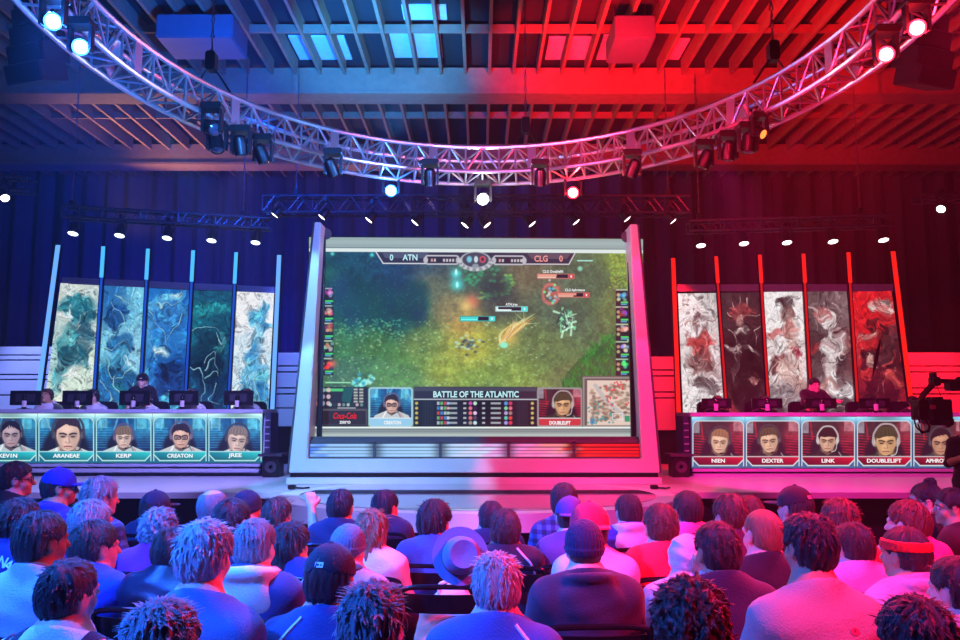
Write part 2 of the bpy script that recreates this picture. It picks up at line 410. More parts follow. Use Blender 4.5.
def game_picture():
    cv = Canvas(312, 237, 641, 440, 2.4)
    S = [(345, 262, 30, (22, 70, 95)), (400, 262, 28, (18, 60, 100)), (330, 275, 16, (30, 90, 75)), (360, 305, 32, (12, 62, 85)), (400, 318, 24, (15, 70, 80)),
         (430, 285, 18, (105, 105, 85)), (425, 265, 20, (55, 75, 95)), (452, 310, 16, (150, 125, 90)), (463, 325, 14, (200, 145, 80)), (470, 350, 22, (190, 165, 70)), (450, 372, 24, (165, 160, 75)),
         (335, 345, 26, (60, 110, 65)), (375, 350, 28, (75, 118, 70)), (400, 375, 26, (95, 135, 75)), (345, 385, 24, (75, 105, 80)), (420, 345, 20, (115, 130, 75)), (470, 385, 24, (135, 150, 75)),
         (485, 275, 20, (60, 80, 70)), (500, 300, 18, (70, 70, 70)), (525, 275, 20, (110, 95, 75)), (560, 310, 30, (88, 98, 85)), (590, 285, 26, (85, 97, 78)), (620, 262, 18, (125, 135, 70)), (615, 300, 24, (105, 118, 72)),
         (540, 345, 28, (110, 115, 75)), (520, 380, 26, (150, 155, 80)), (565, 375, 22, (115, 120, 80)), (480, 425, 60, (120, 140, 80))]
    rbf(cv, S); cv.tex(.22, 7, 3, 4); cv.tex(.18, 2.2, 4, 2)
    r = np.random.default_rng(4)
    for k in range(46):                                                                    # dark tree crowns at upper left
        x, y = 328 + r.random() * 95, 285 + r.random() * 38
        cv.ell(x, y, 5 + r.random() * 6, 6 + r.random() * 7, (8 + r.integers(12), 48 + r.integers(30), 66 + r.integers(26)), .45, .5)
    for k in range(260):
        x, y = 322 + r.random() * 110, 255 + r.random() * 80
        cv.ell(x, y, .8, .8, (30, 110 + r.integers(40), 115), .35, .5)
    for k in range(420):                                                                   # flowers and tufts in the grass
        x, y = 322 + r.random() * 225, 322 + r.random() * 66
        cv.ell(x, y, .5 + r.random() * .9, .4 + r.random() * .6, (170 + r.integers(60), 185 + r.integers(50), 130 + r.integers(70)), .25 + .4 * r.random(), .5)
    for k in range(500):
        x, y = 322 + r.random() * 300, 300 + r.random() * 88
        cv.stroke([(x, y), (x + r.normal() * 1.4, y - 1 - r.random() * 2)], .6, (55 + r.integers(70), 110 + r.integers(60), 45), .3)
    for k in range(120):
        x, y = 338 + r.random() * 70, 320 + r.random() * 22
        cv.ell(x, y, 1.1, .8, (120, 200, 160), .45, .5)
    for k in range(90):                                                                    # leafy arch at the top
        a = r.random() * 2.6 - .6; R = 16 + r.normal() * 3
        cv.ell(488 + R * math.cos(a) * 1.4, 282 + R * math.sin(a) * .9, 1.6, 1.2, [(90, 150, 80), (150, 190, 90), (60, 140, 120)][k % 3], .7, .4)
    cv.ell(497, 288, 13, 11, (38, 52, 55), .8, .5)
    for k in range(60): cv.ell(476 + r.normal() * 10, 272 + r.normal() * 7, 1.8, 1.4, (50, 130 + r.integers(50), 110), .6, .4)
    cv.poly([(560, 392), (566, 374), (578, 360), (592, 352), (606, 340), (622, 330), (630, 330), (630, 392)], (34, 78, 48), .7)
    for k in range(620):                                                                   # bush at lower right
        t = r.random(); x = 562 + 62 * r.random(); top = 385 - (x - 562) * 1.25 if x < 590 else 350 - (x - 590) * .8
        y = top + r.random() * (392 - top)
        cv.stroke([(x, y), (x + r.normal() * 3, y - 4 - 3 * r.random())], 1.7, (22 + r.integers(45), 75 + r.integers(70), 40 + r.integers(25)), .75, .4)
    for k in range(150): cv.ell(608 + r.random() * 20, 252 + r.random() * 36, 1, .8, (150 + r.integers(60), 165 + r.integers(40), 70), .5, .5)
    for (x, y, R, c) in ((457, 274, 5, (90, 230, 250)), (458, 285, 6, (70, 225, 250)), (374, 255, 2.2, (90, 240, 240)), (335, 254, 2, (120, 240, 240)), (473, 302, 7, (235, 110, 90)), (467, 307, 6, (250, 190, 120)), (508, 338, 9, (255, 190, 100)), (553, 292, 7, (230, 90, 90))):
        cv.glow(x, y, R, c, .85)
    for (x, y) in ((457, 272), (458, 285)): cv.ell(x, y, 1.2, 3, (220, 255, 255), .9, .5)
    for k in range(60):                                                                    # flame burst
        t = r.random(); cv.stroke([(500 + 8 * t, 345 - 6 * t), (505 + 16 * t + r.normal() * 3, 335 - 10 * t), (512 + 30 * t * r.random() + r.normal() * 2, 325 - 14 * t * r.random())], 2.2, [(255, 215, 150), (250, 170, 80), (255, 240, 200), (200, 110, 60)][k % 4], .55, .3)
    cv.ell(504, 346, 4, 3, (150, 235, 220), .9, .3)
    for k in range(44): cv.ell(471 + r.normal() * 6, 344 + r.normal() * 3.5, 1.8, 1.2, [(60, 70, 80), (190, 210, 205), (120, 110, 100)][k % 3], .75, .4)
    for k in range(60): cv.stroke([(565 + r.normal() * 4.5, 320 + r.normal() * 6), (565.5 + r.normal() * 4.5, 321.5 + r.normal() * 6)], 2.4, [(60, 90, 85), (150, 215, 175), (40, 50, 55), (215, 240, 220)][k % 4], .75, .5)
    for k in range(36):
        a = 2 * PI * k / 36; cv.stroke([(550 + 7 * math.cos(a), 294 + 9 * math.sin(a)), (550 + (8 + 2 * r.random()) * math.cos(a), 294 + 11 * math.sin(a))], 1.4, (235, 110, 110), .8)
    for k in range(24): cv.ell(551 + r.normal() * 4, 292 + r.normal() * 5, 1.4, 1.4, [(120, 240, 140), (70, 70, 80), (230, 190, 190), (90, 190, 240)][k % 4], .8, .3)
    cv.ell(579, 268, 2.4, 2.6, (150, 220, 200), .8, .4); cv.stroke([(576.5, 259.8), (591, 259.8)], 1.2, (190, 240, 250), .9)
    for k in range(26): cv.ell(364 + r.normal() * 6, 383 + r.normal() * 2.6, 2, 1.8, [(120, 220, 230), (60, 150, 180), (190, 240, 245)][k % 3], .8, .3)
    # life bars
    for (x0, y0, x1, c, f) in ((461, 317.5, 495, (70, 205, 210), .62), (496, 307.5, 527, (230, 250, 255), .08), (537, 274, 573, (250, 150, 140), .62), (557, 293, 588, (250, 140, 130), .72)):
        cv.rect(x0 - .6, y0 - .8, x1 + .6, y0 + 4.8, (170, 190, 200) if c[0] > 200 and f < .1 else tuple(int(q * .75) for q in c), 1, .8)
        cv.rect(x0 + .4, y0, x1 - 6, y0 + 3.6, (25, 22, 40)); cv.rect(x0 + .4, y0, x0 + .4 + (x1 - x0 - 6) * f, y0 + 2.4, c); cv.rect(x0 + .4, y0 + 2.4, x0 + .4 + (x1 - x0 - 6) * .6, y0 + 3.8, tuple(min(255, q + 40) for q in c))
        cv.rect(x1 - 5.5, y0 - .4, x1 + .2, y0 + 4.2, (70, 215, 225) if c[2] > 180 else (220, 70, 80), 1, .8); cv.rect(x1 - 3.4, y0 + .8, x1 - 2, y0 + 3.2, (250, 230, 230))
    cv.a *= np.array((.95, 1.07, 1.0))
    # top band and score bar
    cv.rect(312, 237, 641, 247.3, (150, 172, 172)); cv.rect(312, 240, 641, 244, (165, 188, 186), .6); cv.rect(312, 247.3, 641, 248.2, (110, 130, 135)); cv.rect(312, 248.2, 641, 252, (222, 236, 232))
    cv.poly([(378, 252), (574, 252), (568, 264.5), (385, 264.5)], (42, 48, 66)); cv.poly([(384, 252.6), (430, 252.6), (426, 258), (387, 258)], (100, 112, 140), .6); cv.poly([(527, 252.6), (570, 252.6), (566, 258), (531, 258)], (125, 100, 110), .6)
    cv.stroke([(378, 252), (385, 263.6)], 1.2, (205, 215, 220)); cv.stroke([(385, 263.6), (430, 263.6)], 1.2, (215, 225, 228)); cv.stroke([(524, 263.6), (568, 263.6)], 1.2, (220, 215, 218)); cv.stroke([(568, 263.6), (574, 252)], 1.2, (205, 205, 210))
    for (a, b) in ((427, 459), (494, 524)):
        cv.rect(a, 255.5, b, 264, (35, 36, 48)); cv.frame(a, 255.5, b, 264, 1.5, (190, 195, 200), 2)
        for sx in (a, b): cv.ell(sx, 260, 2.4, 3.4, (190, 190, 195), 1, .2)
        for k, x in enumerate((a + 5, a + 8, a + 17, a + 20, a + 23, a + 26)): cv.rect(x, 258.6, x + 2, 261.6, (225, 225, 225) if k else (240, 180, 170), .85)
    cv.ell(476, 260.5, 15.5, 9.5, (185, 190, 195), 1, .05); cv.ell(476, 259.5, 13, 7.6, (60, 68, 82), 1, .06)
    for k in range(16):
        a = PI * k / 15; cv.ell(476 + 15.5 * math.cos(a), 261 + 8.5 * math.sin(a), 2.2, 1.9, (195, 200, 204) if k % 2 else (140, 145, 152), 1, .2)
    cv.ell(470, 259, 2.6, 3.4, (120, 215, 235), .9, .3); cv.ell(483, 259, 3.2, 3.6, (225, 80, 90), .9, .2); cv.ell(483, 259, 1.6, 2, (70, 50, 60)); cv.ell(476.5, 259, 2, 3.5, (215, 235, 240), .9, .2); cv.ell(476, 266, 3.4, 2.6, (150, 160, 170), .9, .2)
    # team columns left and right
    for side, xa in ((0, 322.8), (1, 614.2)):
        for k in range(5):
            y = 290.5 + 17.6 * k; cv.rect(xa, y, xa + 13.5, y + 15.6, (30, 36, 44)); cv.rect(xa, y - 1.6, xa + 12, y - .4, (205, 215, 210), .8)
            b = [(150, 110, 170), (210, 130, 130), (200, 120, 100), (190, 180, 150), (230, 90, 60)][k] if not side else [(110, 180, 210), (120, 110, 150), (210, 180, 160), (200, 210, 220), (60, 210, 130)][k]
            for j in range(9): cv.ell(xa + 8 + r.normal() * 2, y + 4.5 + r.normal() * 2, 1.8, 1.8, tuple(int(np.clip(q + r.normal() * 40, 0, 255)) for q in b), .8, .3)
            cv.ell(xa + 2.5, y + 4, 1.7, 1.7, (225, 190, 140), .8, .3); cv.ell(xa + 2.5, y + 9, 1.7, 1.7, (215, 215, 150), .8, .3)
            cv.rect(xa + 5, y + 11, xa + 13, y + 12.6, (70, 225, 110)); cv.rect(xa + 5, y + 13, xa + 11, y + 14.4, (90, 170, 220))
    cv.glow(335, 365, 4, (240, 120, 80), .8)
    # lower left: spell icons and the sponsor's box
    cv.rect(312, 388, 370, 427, (32, 34, 42)); cv.rect(328, 383, 353, 384.3, (150, 225, 170)); cv.rect(326, 389.5, 346, 392.4, (80, 200, 110))
    for k in range(12): cv.ell(315 + (k % 4) * 5.4, 391 + (k // 4) * 6.6, 2.1, 2.3, [(205, 215, 225), (225, 120, 110), (150, 160, 200), (225, 190, 190)][k % 4], .9, .15)
    cv.poly([(346, 389), (356, 388), (353, 404), (344, 402)], (25, 85, 85))
    for k in range(10): cv.rect(356 + (k % 2) * 5.5, 389.5 + (k // 2) * 3, 360 + (k % 2) * 5.5, 391.3 + (k // 2) * 3, (215, 220, 205), .8)
    for k in range(8): cv.ell(333 + k * 4.4, 405.5, 1.6, 1.7, [(190, 225, 215), (40, 50, 60), (220, 190, 190), (120, 160, 150)][k % 4], .85, .2)
    cv.rect(320, 409.5, 369, 425.5, (88, 82, 86)); cv.rect(321, 411.4, 368, 425, (40, 34, 38)); cv.rect(340, 408.2, 358, 409.2, (220, 225, 225), .8)
    # middle board
    cv.rect(415, 387.5, 537, 400, (60, 66, 80)); cv.rect(416, 388.4, 536, 399, (36, 42, 58)); cv.rect(416, 388.4, 536, 392, (84, 92, 108), .6); cv.rect(415, 400, 537, 427, (18, 28, 38)); cv.rect(415, 399.5, 537, 400.7, (185, 195, 200))
    for k in range(5):
        y = 404 + 4.8 * k
        for x, c in ((418, (225, 200, 100)), (532, (225, 205, 110))): cv.ell(x, y, 1.6, 1.5, c, .9, .3)
        for x0 in (424, 522):
            for j in range(4): cv.frame(x0 + j * 2.6 - (5 if x0 > 500 else 0), y - 1.7, x0 + j * 2.6 + 2.3 - (5 if x0 > 500 else 0), y + 1.7, .3, (48, 66, 80))
        for x in (450, 453.4, 456.8, 459.6): 
            cv.rect(x - 12, y - 1.6, x - 9.4, y + 1.6, [(225, 80, 80), (120, 200, 120), (200, 215, 225), (80, 150, 225)][(k + int(x)) % 4], .85)
        cv.rect(448, y - 1, 458, y + 1, (205, 215, 220), .75); cv.rect(464, y - 1, 467, y + 1, (215, 220, 225), .8); cv.rect(482.5, y - 1, 485.5, y + 1, (215, 220, 225), .8); cv.rect(491, y - 1, 501, y + 1, (205, 215, 220), .75)
        for x, c in ((471, (225, 120, 120)), (475.6, [(235, 235, 235), (70, 70, 80)][k % 2]), (506, (120, 190, 235)), (510.5, (225, 100, 90))): cv.ell(x, y, 1.9, 1.9, tuple(int(np.clip(q + r.normal() * 30, 0, 255)) for q in c), .9, .2)
    # camera windows
    for key, x0, x1, tm in (('L3', 371.5, 413.5, 'b'), ('R3', 537.5, 580.5, 'r')):
        p = dict(PLAYERS[key]); p.update(hx=(393.5 if tm == 'b' else 562), hy=404.5, hw=(9.2 if tm == 'b' else 11.5))
        portrait(cv, x0, 389, x1, 420, **p)
        cv.rect(x0, 418.5, x1, 426.4, (150, 205, 235) if tm == 'b' else (205, 60, 65)); cv.rect(x0, 418, x1, 419.2, (225, 235, 240), .8)
        cv.outside_rect = None; cv.frame(x0, 389, x1, 426.5, 1.7, (165, 205, 220) if tm == 'b' else (150, 150, 150), 2.5)
    # small map
    cv.rect(581, 376.5, 633.5, 427, (95, 90, 86)); cv.frame(582.6, 378.4, 632, 426.4, 1.6, (150, 145, 138)); cv.rect(586, 381, 631, 425.4, (225, 205, 190))
    for k in range(260):
        x, y = 588 + r.random() * 42, 383 + r.random() * 41
        if abs((x - 588) - (y - 383)) > 4 and 4 < x - 586 < 41 and 4 < y - 381 < 40: cv.ell(x, y, 1.4 + r.random(), 1.3, [(140, 115, 95), (95, 75, 65), (165, 140, 115)][k % 3], .6, .4)
    cv.stroke([(594, 386), (606, 402), (624, 418)], 4, (165, 175, 180), .6)
    for k in range(70):
        red = r.random() < .6; x, y = (604 + r.random() * 27, 381 + r.random() * 26) if red else (586 + r.random() * 30, 400 + r.random() * 25)
        cv.ell(x, y, .9, .9, (225, 70, 70) if red else (50, 160, 160), .9, .3)
    cv.rect(589, 419, 593.5, 424, (60, 140, 175)); cv.rect(623, 416, 628, 422, (60, 150, 110)); cv.frame(611, 414, 621, 420, .8, (225, 225, 225))
    # lower band
    cv.rect(312, 427, 641, 428.6, (235, 245, 242)); cv.rect(312, 428.6, 641, 440, (150, 162, 160)); cv.rect(312, 429.5, 641, 430.5, (105, 118, 122)); cv.rect(312, 431.4, 641, 432.2, (120, 130, 132)); cv.rect(312, 433.4, 641, 440, (158, 172, 168)); cv.rect(312, 434, 641, 437, (188, 202, 196), .7)
    return cv.done()

# ---- banner prints: loose painterly studies in the banners' colours
def banner_picture(i):
    """domain 100 wide, 290 tall"""
    r = np.random.default_rng(40 + i)
    B = [  # ground, masses (x, y, rx, ry, colour, rot), streak palette, streak count, bright edge strokes
        dict(bg=[(20, 20, 60, (215, 225, 215)), (80, 60, 50, (190, 215, 210)), (20, 150, 50, (175, 215, 215)), (80, 200, 60, (215, 235, 215)), (50, 280, 70, (235, 245, 225))],
             m=[(45, 45, 44, 20, (30, 125, 140), 0), (62, 62, 34, 18, (18, 95, 112), .2), (66, 100, 26, 26, (28, 75, 92), .3), (30, 120, 20, 34, (70, 150, 155), .3), (50, 150, 34, 22, (22, 82, 98), -.3), (20, 200, 15, 34, (90, 170, 180), 0), (48, 190, 24, 8, (235, 245, 235), .2), (70, 165, 24, 12, (60, 120, 130), .4)],
             s=[(15, 60, 75), (235, 245, 230), (40, 130, 140), (150, 205, 205)], n=150),
        dict(bg=[(20, 20, 50, (40, 110, 175)), (80, 30, 50, (120, 205, 235)), (20, 120, 40, (120, 195, 225)), (85, 130, 45, (150, 215, 240)), (50, 280, 80, (20, 110, 130))],
             m=[(30, 60, 24, 26, (18, 70, 130), 0), (55, 118, 30, 20, (28, 95, 150), .1), (52, 150, 22, 16, (60, 140, 175), 0), (50, 215, 42, 54, (22, 92, 140), 0), (48, 262, 24, 40, (20, 125, 130), 0), (24, 230, 18, 50, (35, 105, 165), -.2), (80, 230, 16, 50, (30, 95, 160), .15)],
             s=[(175, 230, 250), (20, 80, 140), (60, 150, 205)], n=90, e=[[(18, 30), (45, 60), (58, 92)], [(30, 10), (70, 40), (95, 100)], [(20, 135), (48, 122), (78, 138)], [(30, 165), (52, 200), (80, 165)], [(12, 205), (30, 235), (18, 285)], [(80, 200), (76, 240), (88, 285)], [(50, 190), (46, 240), (40, 285)]]),
        dict(bg=[(50, 10, 60, (25, 105, 185)), (10, 100, 40, (80, 165, 220)), (90, 100, 40, (35, 115, 200)), (50, 200, 60, (18, 75, 150)), (50, 285, 50, (22, 85, 165))],
             m=[(58, 22, 20, 12, (165, 225, 240), 0), (32, 40, 32, 22, (90, 175, 225), .3), (76, 42, 22, 24, (70, 155, 215), -.3), (52, 68, 34, 36, (35, 105, 185), 0), (56, 62, 20, 26, (55, 135, 205), 0), (50, 105, 42, 26, (40, 120, 195), 0), (38, 132, 18, 8, (190, 235, 245), .1), (30, 180, 30, 36, (40, 120, 195), .4), (70, 190, 34, 40, (12, 60, 130), -.4), (62, 262, 24, 30, (85, 195, 235), 0)],
             s=[(15, 65, 140), (120, 200, 235), (50, 140, 205)], n=80, e=[[(14, 55), (40, 92), (62, 128)], [(88, 55), (70, 92), (48, 125)], [(20, 30), (50, 40), (82, 30)], [(62, 215), (80, 222), (98, 215)]]),
        dict(bg=[(50, 20, 60, (15, 85, 110)), (20, 80, 50, (18, 110, 125)), (80, 90, 40, (12, 75, 95)), (50, 220, 100, (12, 66, 105))],
             m=[(45, 40, 50, 14, (30, 130, 135), -.15), (50, 150, 40, 55, (8, 48, 62), -.3), (30, 110, 18, 20, (14, 62, 78), 0), (68, 120, 14, 18, (40, 110, 120), .3), (55, 180, 34, 40, (5, 34, 48), .2), (80, 220, 20, 40, (8, 45, 75), 0)],
             s=[(30, 120, 130), (8, 44, 60), (60, 160, 160)], n=60, e=[[(10, 95), (45, 85), (80, 98)], [(60, 100), (72, 118), (84, 100), (76, 135)], [(40, 165), (60, 140), (70, 150)], [(42, 178), (64, 152), (74, 165)], [(46, 192), (68, 166), (76, 180)], [(8, 165), (36, 180), (44, 240), (60, 285)], [(70, 200), (60, 240), (88, 250)]]),
        dict(bg=[(20, 20, 60, (250, 252, 252)), (80, 20, 50, (240, 248, 252)), (15, 150, 50, (215, 240, 250)), (90, 160, 40, (205, 235, 250)), (50, 285, 40, (240, 250, 252))],
             m=[(64, 52, 26, 22, (40, 130, 175), 0), (56, 64, 18, 18, (85, 175, 215), 0), (76, 82, 22, 10, (30, 105, 150), -.3), (55, 95, 18, 22, (130, 205, 235), 0), (55, 140, 18, 28, (40, 130, 190), 0), (58, 200, 32, 46, (80, 170, 220), 0), (30, 245, 16, 40, (40, 130, 195), .25), (84, 250, 14, 44, (45, 135, 200), -.1), (56, 262, 18, 28, (232, 246, 252), 0)],
             s=[(25, 100, 155), (225, 245, 252), (90, 180, 225)], n=60, e=[[(34, 175), (28, 225), (10, 285)], [(46, 180), (42, 230), (30, 280)], [(64, 180), (72, 230), (78, 285)], [(76, 175), (88, 225), (96, 285)], [(30, 150), (55, 165), (85, 148)]]),
        dict(bg=[(20, 20, 60, (240, 236, 236)), (85, 30, 50, (205, 200, 200)), (15, 160, 50, (235, 228, 228)), (85, 170, 40, (200, 180, 182)), (25, 270, 60, (250, 248, 248)), (85, 270, 40, (150, 140, 142))],
             m=[(48, 68, 20, 26, (95, 90, 92), 0), (50, 72, 12, 14, (175, 170, 172), 0), (48, 108, 36, 16, (175, 60, 60), 0), (50, 128, 18, 30, (195, 70, 68), 0), (46, 150, 36, 20, (110, 75, 75), 0), (56, 190, 34, 12, (70, 62, 66), .1), (70, 205, 24, 10, (120, 112, 116), -.2)],
             s=[(50, 45, 50), (235, 225, 225), (150, 140, 142), (190, 70, 70)], n=120, e=[[(5, 66), (30, 74), (46, 66)], [(60, 66), (80, 58), (96, 44)]]),
        dict(bg=[(20, 20, 60, (62, 48, 52)), (85, 30, 50, (52, 38, 42)), (50, 150, 70, (48, 26, 32)), (50, 280, 60, (70, 40, 44))],
             m=[(48, 42, 30, 22, (150, 62, 62), 0), (48, 62, 12, 14, (205, 150, 145), 0), (44, 88, 22, 8, (215, 190, 185), -.1), (52, 105, 36, 14, (40, 26, 30), 0), (44, 122, 40, 6, (205, 180, 180), .05), (52, 190, 36, 60, (34, 18, 22), 0), (72, 190, 10, 6, (190, 120, 120), 0), (30, 160, 8, 40, (85, 62, 66), .2), (10, 255, 14, 26, (170, 50, 60), 0)],
             s=[(28, 16, 20), (90, 62, 66), (150, 60, 62)], n=70, e=[[(48, 8), (46, 28)], [(28, 18), (36, 36)], [(70, 14), (62, 34)], [(12, 42), (30, 54)], [(90, 44), (68, 56)], [(8, 75), (24, 96), (34, 110)], [(92, 78), (74, 92), (88, 110)]]),
        dict(bg=[(20, 20, 60, (248, 244, 244)), (85, 30, 50, (242, 236, 236)), (20, 120, 50, (232, 220, 220)), (90, 140, 40, (225, 205, 205)), (50, 280, 60, (90, 80, 84))],
             m=[(56, 26, 22, 14, (48, 40, 44), -.3), (58, 50, 18, 18, (120, 85, 82), 0), (20, 85, 20, 8, (195, 100, 100), -.3), (60, 82, 16, 16, (160, 105, 98), 0), (64, 118, 15, 24, (205, 165, 155), .3), (76, 132, 16, 10, (150, 30, 50), .4), (30, 150, 26, 16, (110, 60, 62), 0), (62, 165, 30, 24, (215, 180, 172), -.4), (80, 200, 18, 24, (195, 150, 142), 0), (40, 225, 40, 20, (150, 145, 148), 0), (66, 262, 30, 22, (190, 185, 188), 0), (25, 265, 20, 20, (60, 52, 56), 0)],
             s=[(60, 45, 48), (240, 230, 230), (170, 130, 126), (110, 105, 108)], n=100, e=[[(10, 190), (40, 172), (72, 196), (52, 226), (22, 220)], [(30, 240), (62, 222), (92, 246), (70, 276)]]),
        dict(bg=[(30, 20, 60, (90, 78, 80)), (85, 20, 40, (125, 105, 108)), (15, 110, 40, (70, 55, 58)), (90, 120, 40, (105, 60, 62)), (40, 270, 60, (110, 104, 106)), (90, 280, 40, (225, 222, 222))],
             m=[(48, 60, 17, 22, (238, 222, 220), 0), (34, 44, 20, 16, (185, 110, 110), .5), (26, 118, 28, 7, (170, 55, 60), -.4), (60, 112, 26, 28, (215, 200, 200), 0), (48, 160, 14, 32, (240, 228, 226), .2), (76, 150, 20, 20, (62, 52, 56), 0), (30, 200, 26, 16, (190, 140, 135), -.4), (66, 208, 32, 13, (222, 216, 216), .1), (62, 240, 44, 16, (60, 54, 58), -.1), (60, 268, 46, 14, (190, 186, 188), -.1)],
             s=[(50, 40, 44), (235, 225, 225), (150, 120, 122)], n=80, e=[[(4, 20), (26, 50), (16, 84)], [(70, 20), (88, 44), (96, 30)], [(20, 262), (55, 240), (98, 238)]]),
        dict(bg=[(30, 30, 60, (225, 30, 35)), (80, 40, 30, (190, 40, 45)), (20, 130, 40, (200, 40, 45)), (80, 140, 40, (70, 25, 32)), (50, 220, 50, (110, 24, 32)), (85, 275, 40, (225, 20, 30)), (15, 275, 40, (105, 30, 38))],
             m=[(72, 26, 24, 14, (225, 175, 170), -.2), (46, 72, 14, 12, (70, 20, 24), 0), (30, 92, 22, 8, (190, 130, 125), 0), (78, 110, 20, 44, (70, 38, 44), .5), (38, 150, 26, 26, (50, 20, 28), 0), (42, 148, 12, 13, (225, 170, 160), 0), (30, 175, 14, 12, (225, 50, 50), 0), (80, 185, 14, 18, (215, 80, 78), -.3), (50, 215, 38, 34, (66, 14, 24), 0), (60, 262, 30, 20, (90, 20, 30), 0)],
             s=[(235, 50, 50), (60, 16, 24), (235, 190, 180), (150, 20, 30)], n=150),
    ][i]
    cv = Canvas(0, 0, 100, 290, 1.35)
    rbf(cv, B['bg']); cv.tex(.14, 22, i, 4)
    for (x, y, rx, ry, c, rot) in B['m']:
        cv.ell(x, y, rx, ry, c, .8, .22, rot)
        for k in range(10):
            a = r.random() * 2 * PI; q = .55 + .5 * r.random()
            br = 1 + r.normal() * .28; c2 = tuple(int(np.clip(v * br, 0, 255)) for v in c)
            cv.ell(x + rx * q * math.cos(a), y + ry * q * math.sin(a), rx * (.12 + .22 * r.random()), ry * (.12 + .25 * r.random()), c2, .7, .2, rot + r.normal() * .4)
    for k in range(B['n']):
        x, y = r.random() * 100, r.random() * 285
        g = math.sin(x * .05 + i) + math.cos(y * .03 + 2 * i); L = 8 + r.random() * 20
        p = [(x, y), (x + L * .5 * math.sin(g * 2), y + L * .5 * abs(math.cos(g))), (x + L * math.sin(g * 2.4 + .4), y + L * abs(math.cos(g * 1.2)))]
        cv.stroke(p, .8 + r.random() * 3, B['s'][k % len(B['s'])], .22 + .4 * r.random(), .2)
    for k in range(520):                                                                   # painterly dabs in the colour under them
        x, y = r.random() * 100, r.random() * 290; j0 = min(cv.h - 1, int(y / 290 * cv.h)); i0_ = min(cv.w - 1, int(x / 100 * cv.w))
        br = float(np.clip(1 + r.normal() * .34, .35, 1.7)); c2 = tuple(int(min(255, v * 255 * br)) for v in cv.a[j0, i0_])
        g = 3.2 * math.sin(x * .031 + 1.3 * i) + 2.2 * math.cos(y * .024 + i); L = 5 + r.random() * 16
        cv.stroke([(x, y), (x + L * .5 * math.sin(g), y + L * .5 * math.cos(g)), (x + L * math.sin(g + .7), y + L * math.cos(g + .7))], 1.5 + r.random() * 6, c2, .6, .3)
    ec = (170, 230, 245) if i < 5 else (225, 190, 188)
    for e in B.get('e', []):
        cv.stroke(e, 3.0, tuple(int(v * .35) for v in ec), .6, 1.); cv.stroke([(a - 1.2, b - 1.2) for a, b in e], 1.9, ec, .85, .5)
    wx = (fbm(cv.h, cv.w, 40, i + 60, 2) - .5) * 30 * cv.k; wy = (fbm(cv.h, cv.w, 40, i + 75, 2) - .5) * 30 * cv.k      # organic edges
    J, I = np.mgrid[0:cv.h, 0:cv.w]; J = np.clip(J + wy, 0, cv.h - 1).astype(int); I = np.clip(I + wx, 0, cv.w - 1).astype(int); cv.a = cv.a[J, I]
    cv.tex(.12, 3, i + 90, 2)
    return cv.done()
# ------------------------------------------------------------------ setting
ST = .74                                       # stage height
M_BLACK = mat('black_metal', '16161a', .45, .3)
M_DARK = mat('black_cloth', '101014', .95, bump=.3, bscale=200)
M_FLOOR = mat('dark_carpet', '2a2a30', .95, bump=.4, bscale=300)
M_WHITE = mat('white_laminate', 'e6e6ea', .35, var=.03)
M_DECK = mat('stage_deck', 'c9c9d2', .38, var=.06)
M_GLOSS = mat('glossy_stage_floor', '74798a', .06, var=.05, spec=.9, coat=1.)
M_WOOD = mat('joist_wood', '8a6a4a', .8, bump=.4, bscale=40, var=.3)
M_DKWOOD = mat('roof_deck_wood', '2a211c', .9, var=.3)
M_ALU = mat('aluminium', 'd2d2d6', .3, .85, var=.05)
M_PLASTIC = mat('black_plastic', '0e0e11', .4)
M_GREY = mat('grey_panel', '55555c', .6)
M_CHAIN = mat('steel_chain', '6e6e74', .4, .8)

def struct_box(name, x0, x1, y0, y1, z0, z1, m, label=None):
    return structure(MB().bbox(x0, x1, y0, y1, z0, z1).build(name, m), label)
struct_box('floor', -13, 13, -8, 20, -.2, 0, M_FLOOR, 'dark carpeted hall floor under the audience')
JB = CAMZ + 5.65; BB = CAMZ + 5.32; DK = JB + .26
struct_box('ceiling', -13, 13, -8, 20, DK, DK + .1, M_DKWOOD, 'dark timber roof deck above the joists')
# back drape with folds
b = MB(); n = 150; o = []
for k in range(n + 1):
    x = -12.9 + 25.8 * k / n; o.append((x, 19.2 + .09 * math.sin(k * 1.9) + .05 * math.sin(k * .7)))
for (x, y), (x2, y2) in zip(o, o[1:]): b.hexa([(x, y, 0), (x2, y2, 0), (x2, y2 + .03, 0), (x, y + .03, 0), (x, y, DK), (x2, y2, DK), (x2, y2 + .03, DK), (x, y + .03, DK)])
M_DRAPE = mat('stage_drape', '3e3e48', .95, bump=.3, bscale=120)
structure(b.build('wall_back', M_DRAPE, smooth=80), 'tall dark drape hung across the back of the stage')
struct_box('wall_left', -13.1, -12.9, -8, 20, 0, DK, M_DRAPE); struct_box('wall_right', 12.9, 13.1, -8, 20, 0, DK, M_DRAPE)
struct_box('wall_rear', -13, 13, -8.2, -8, 0, DK, M_DRAPE)
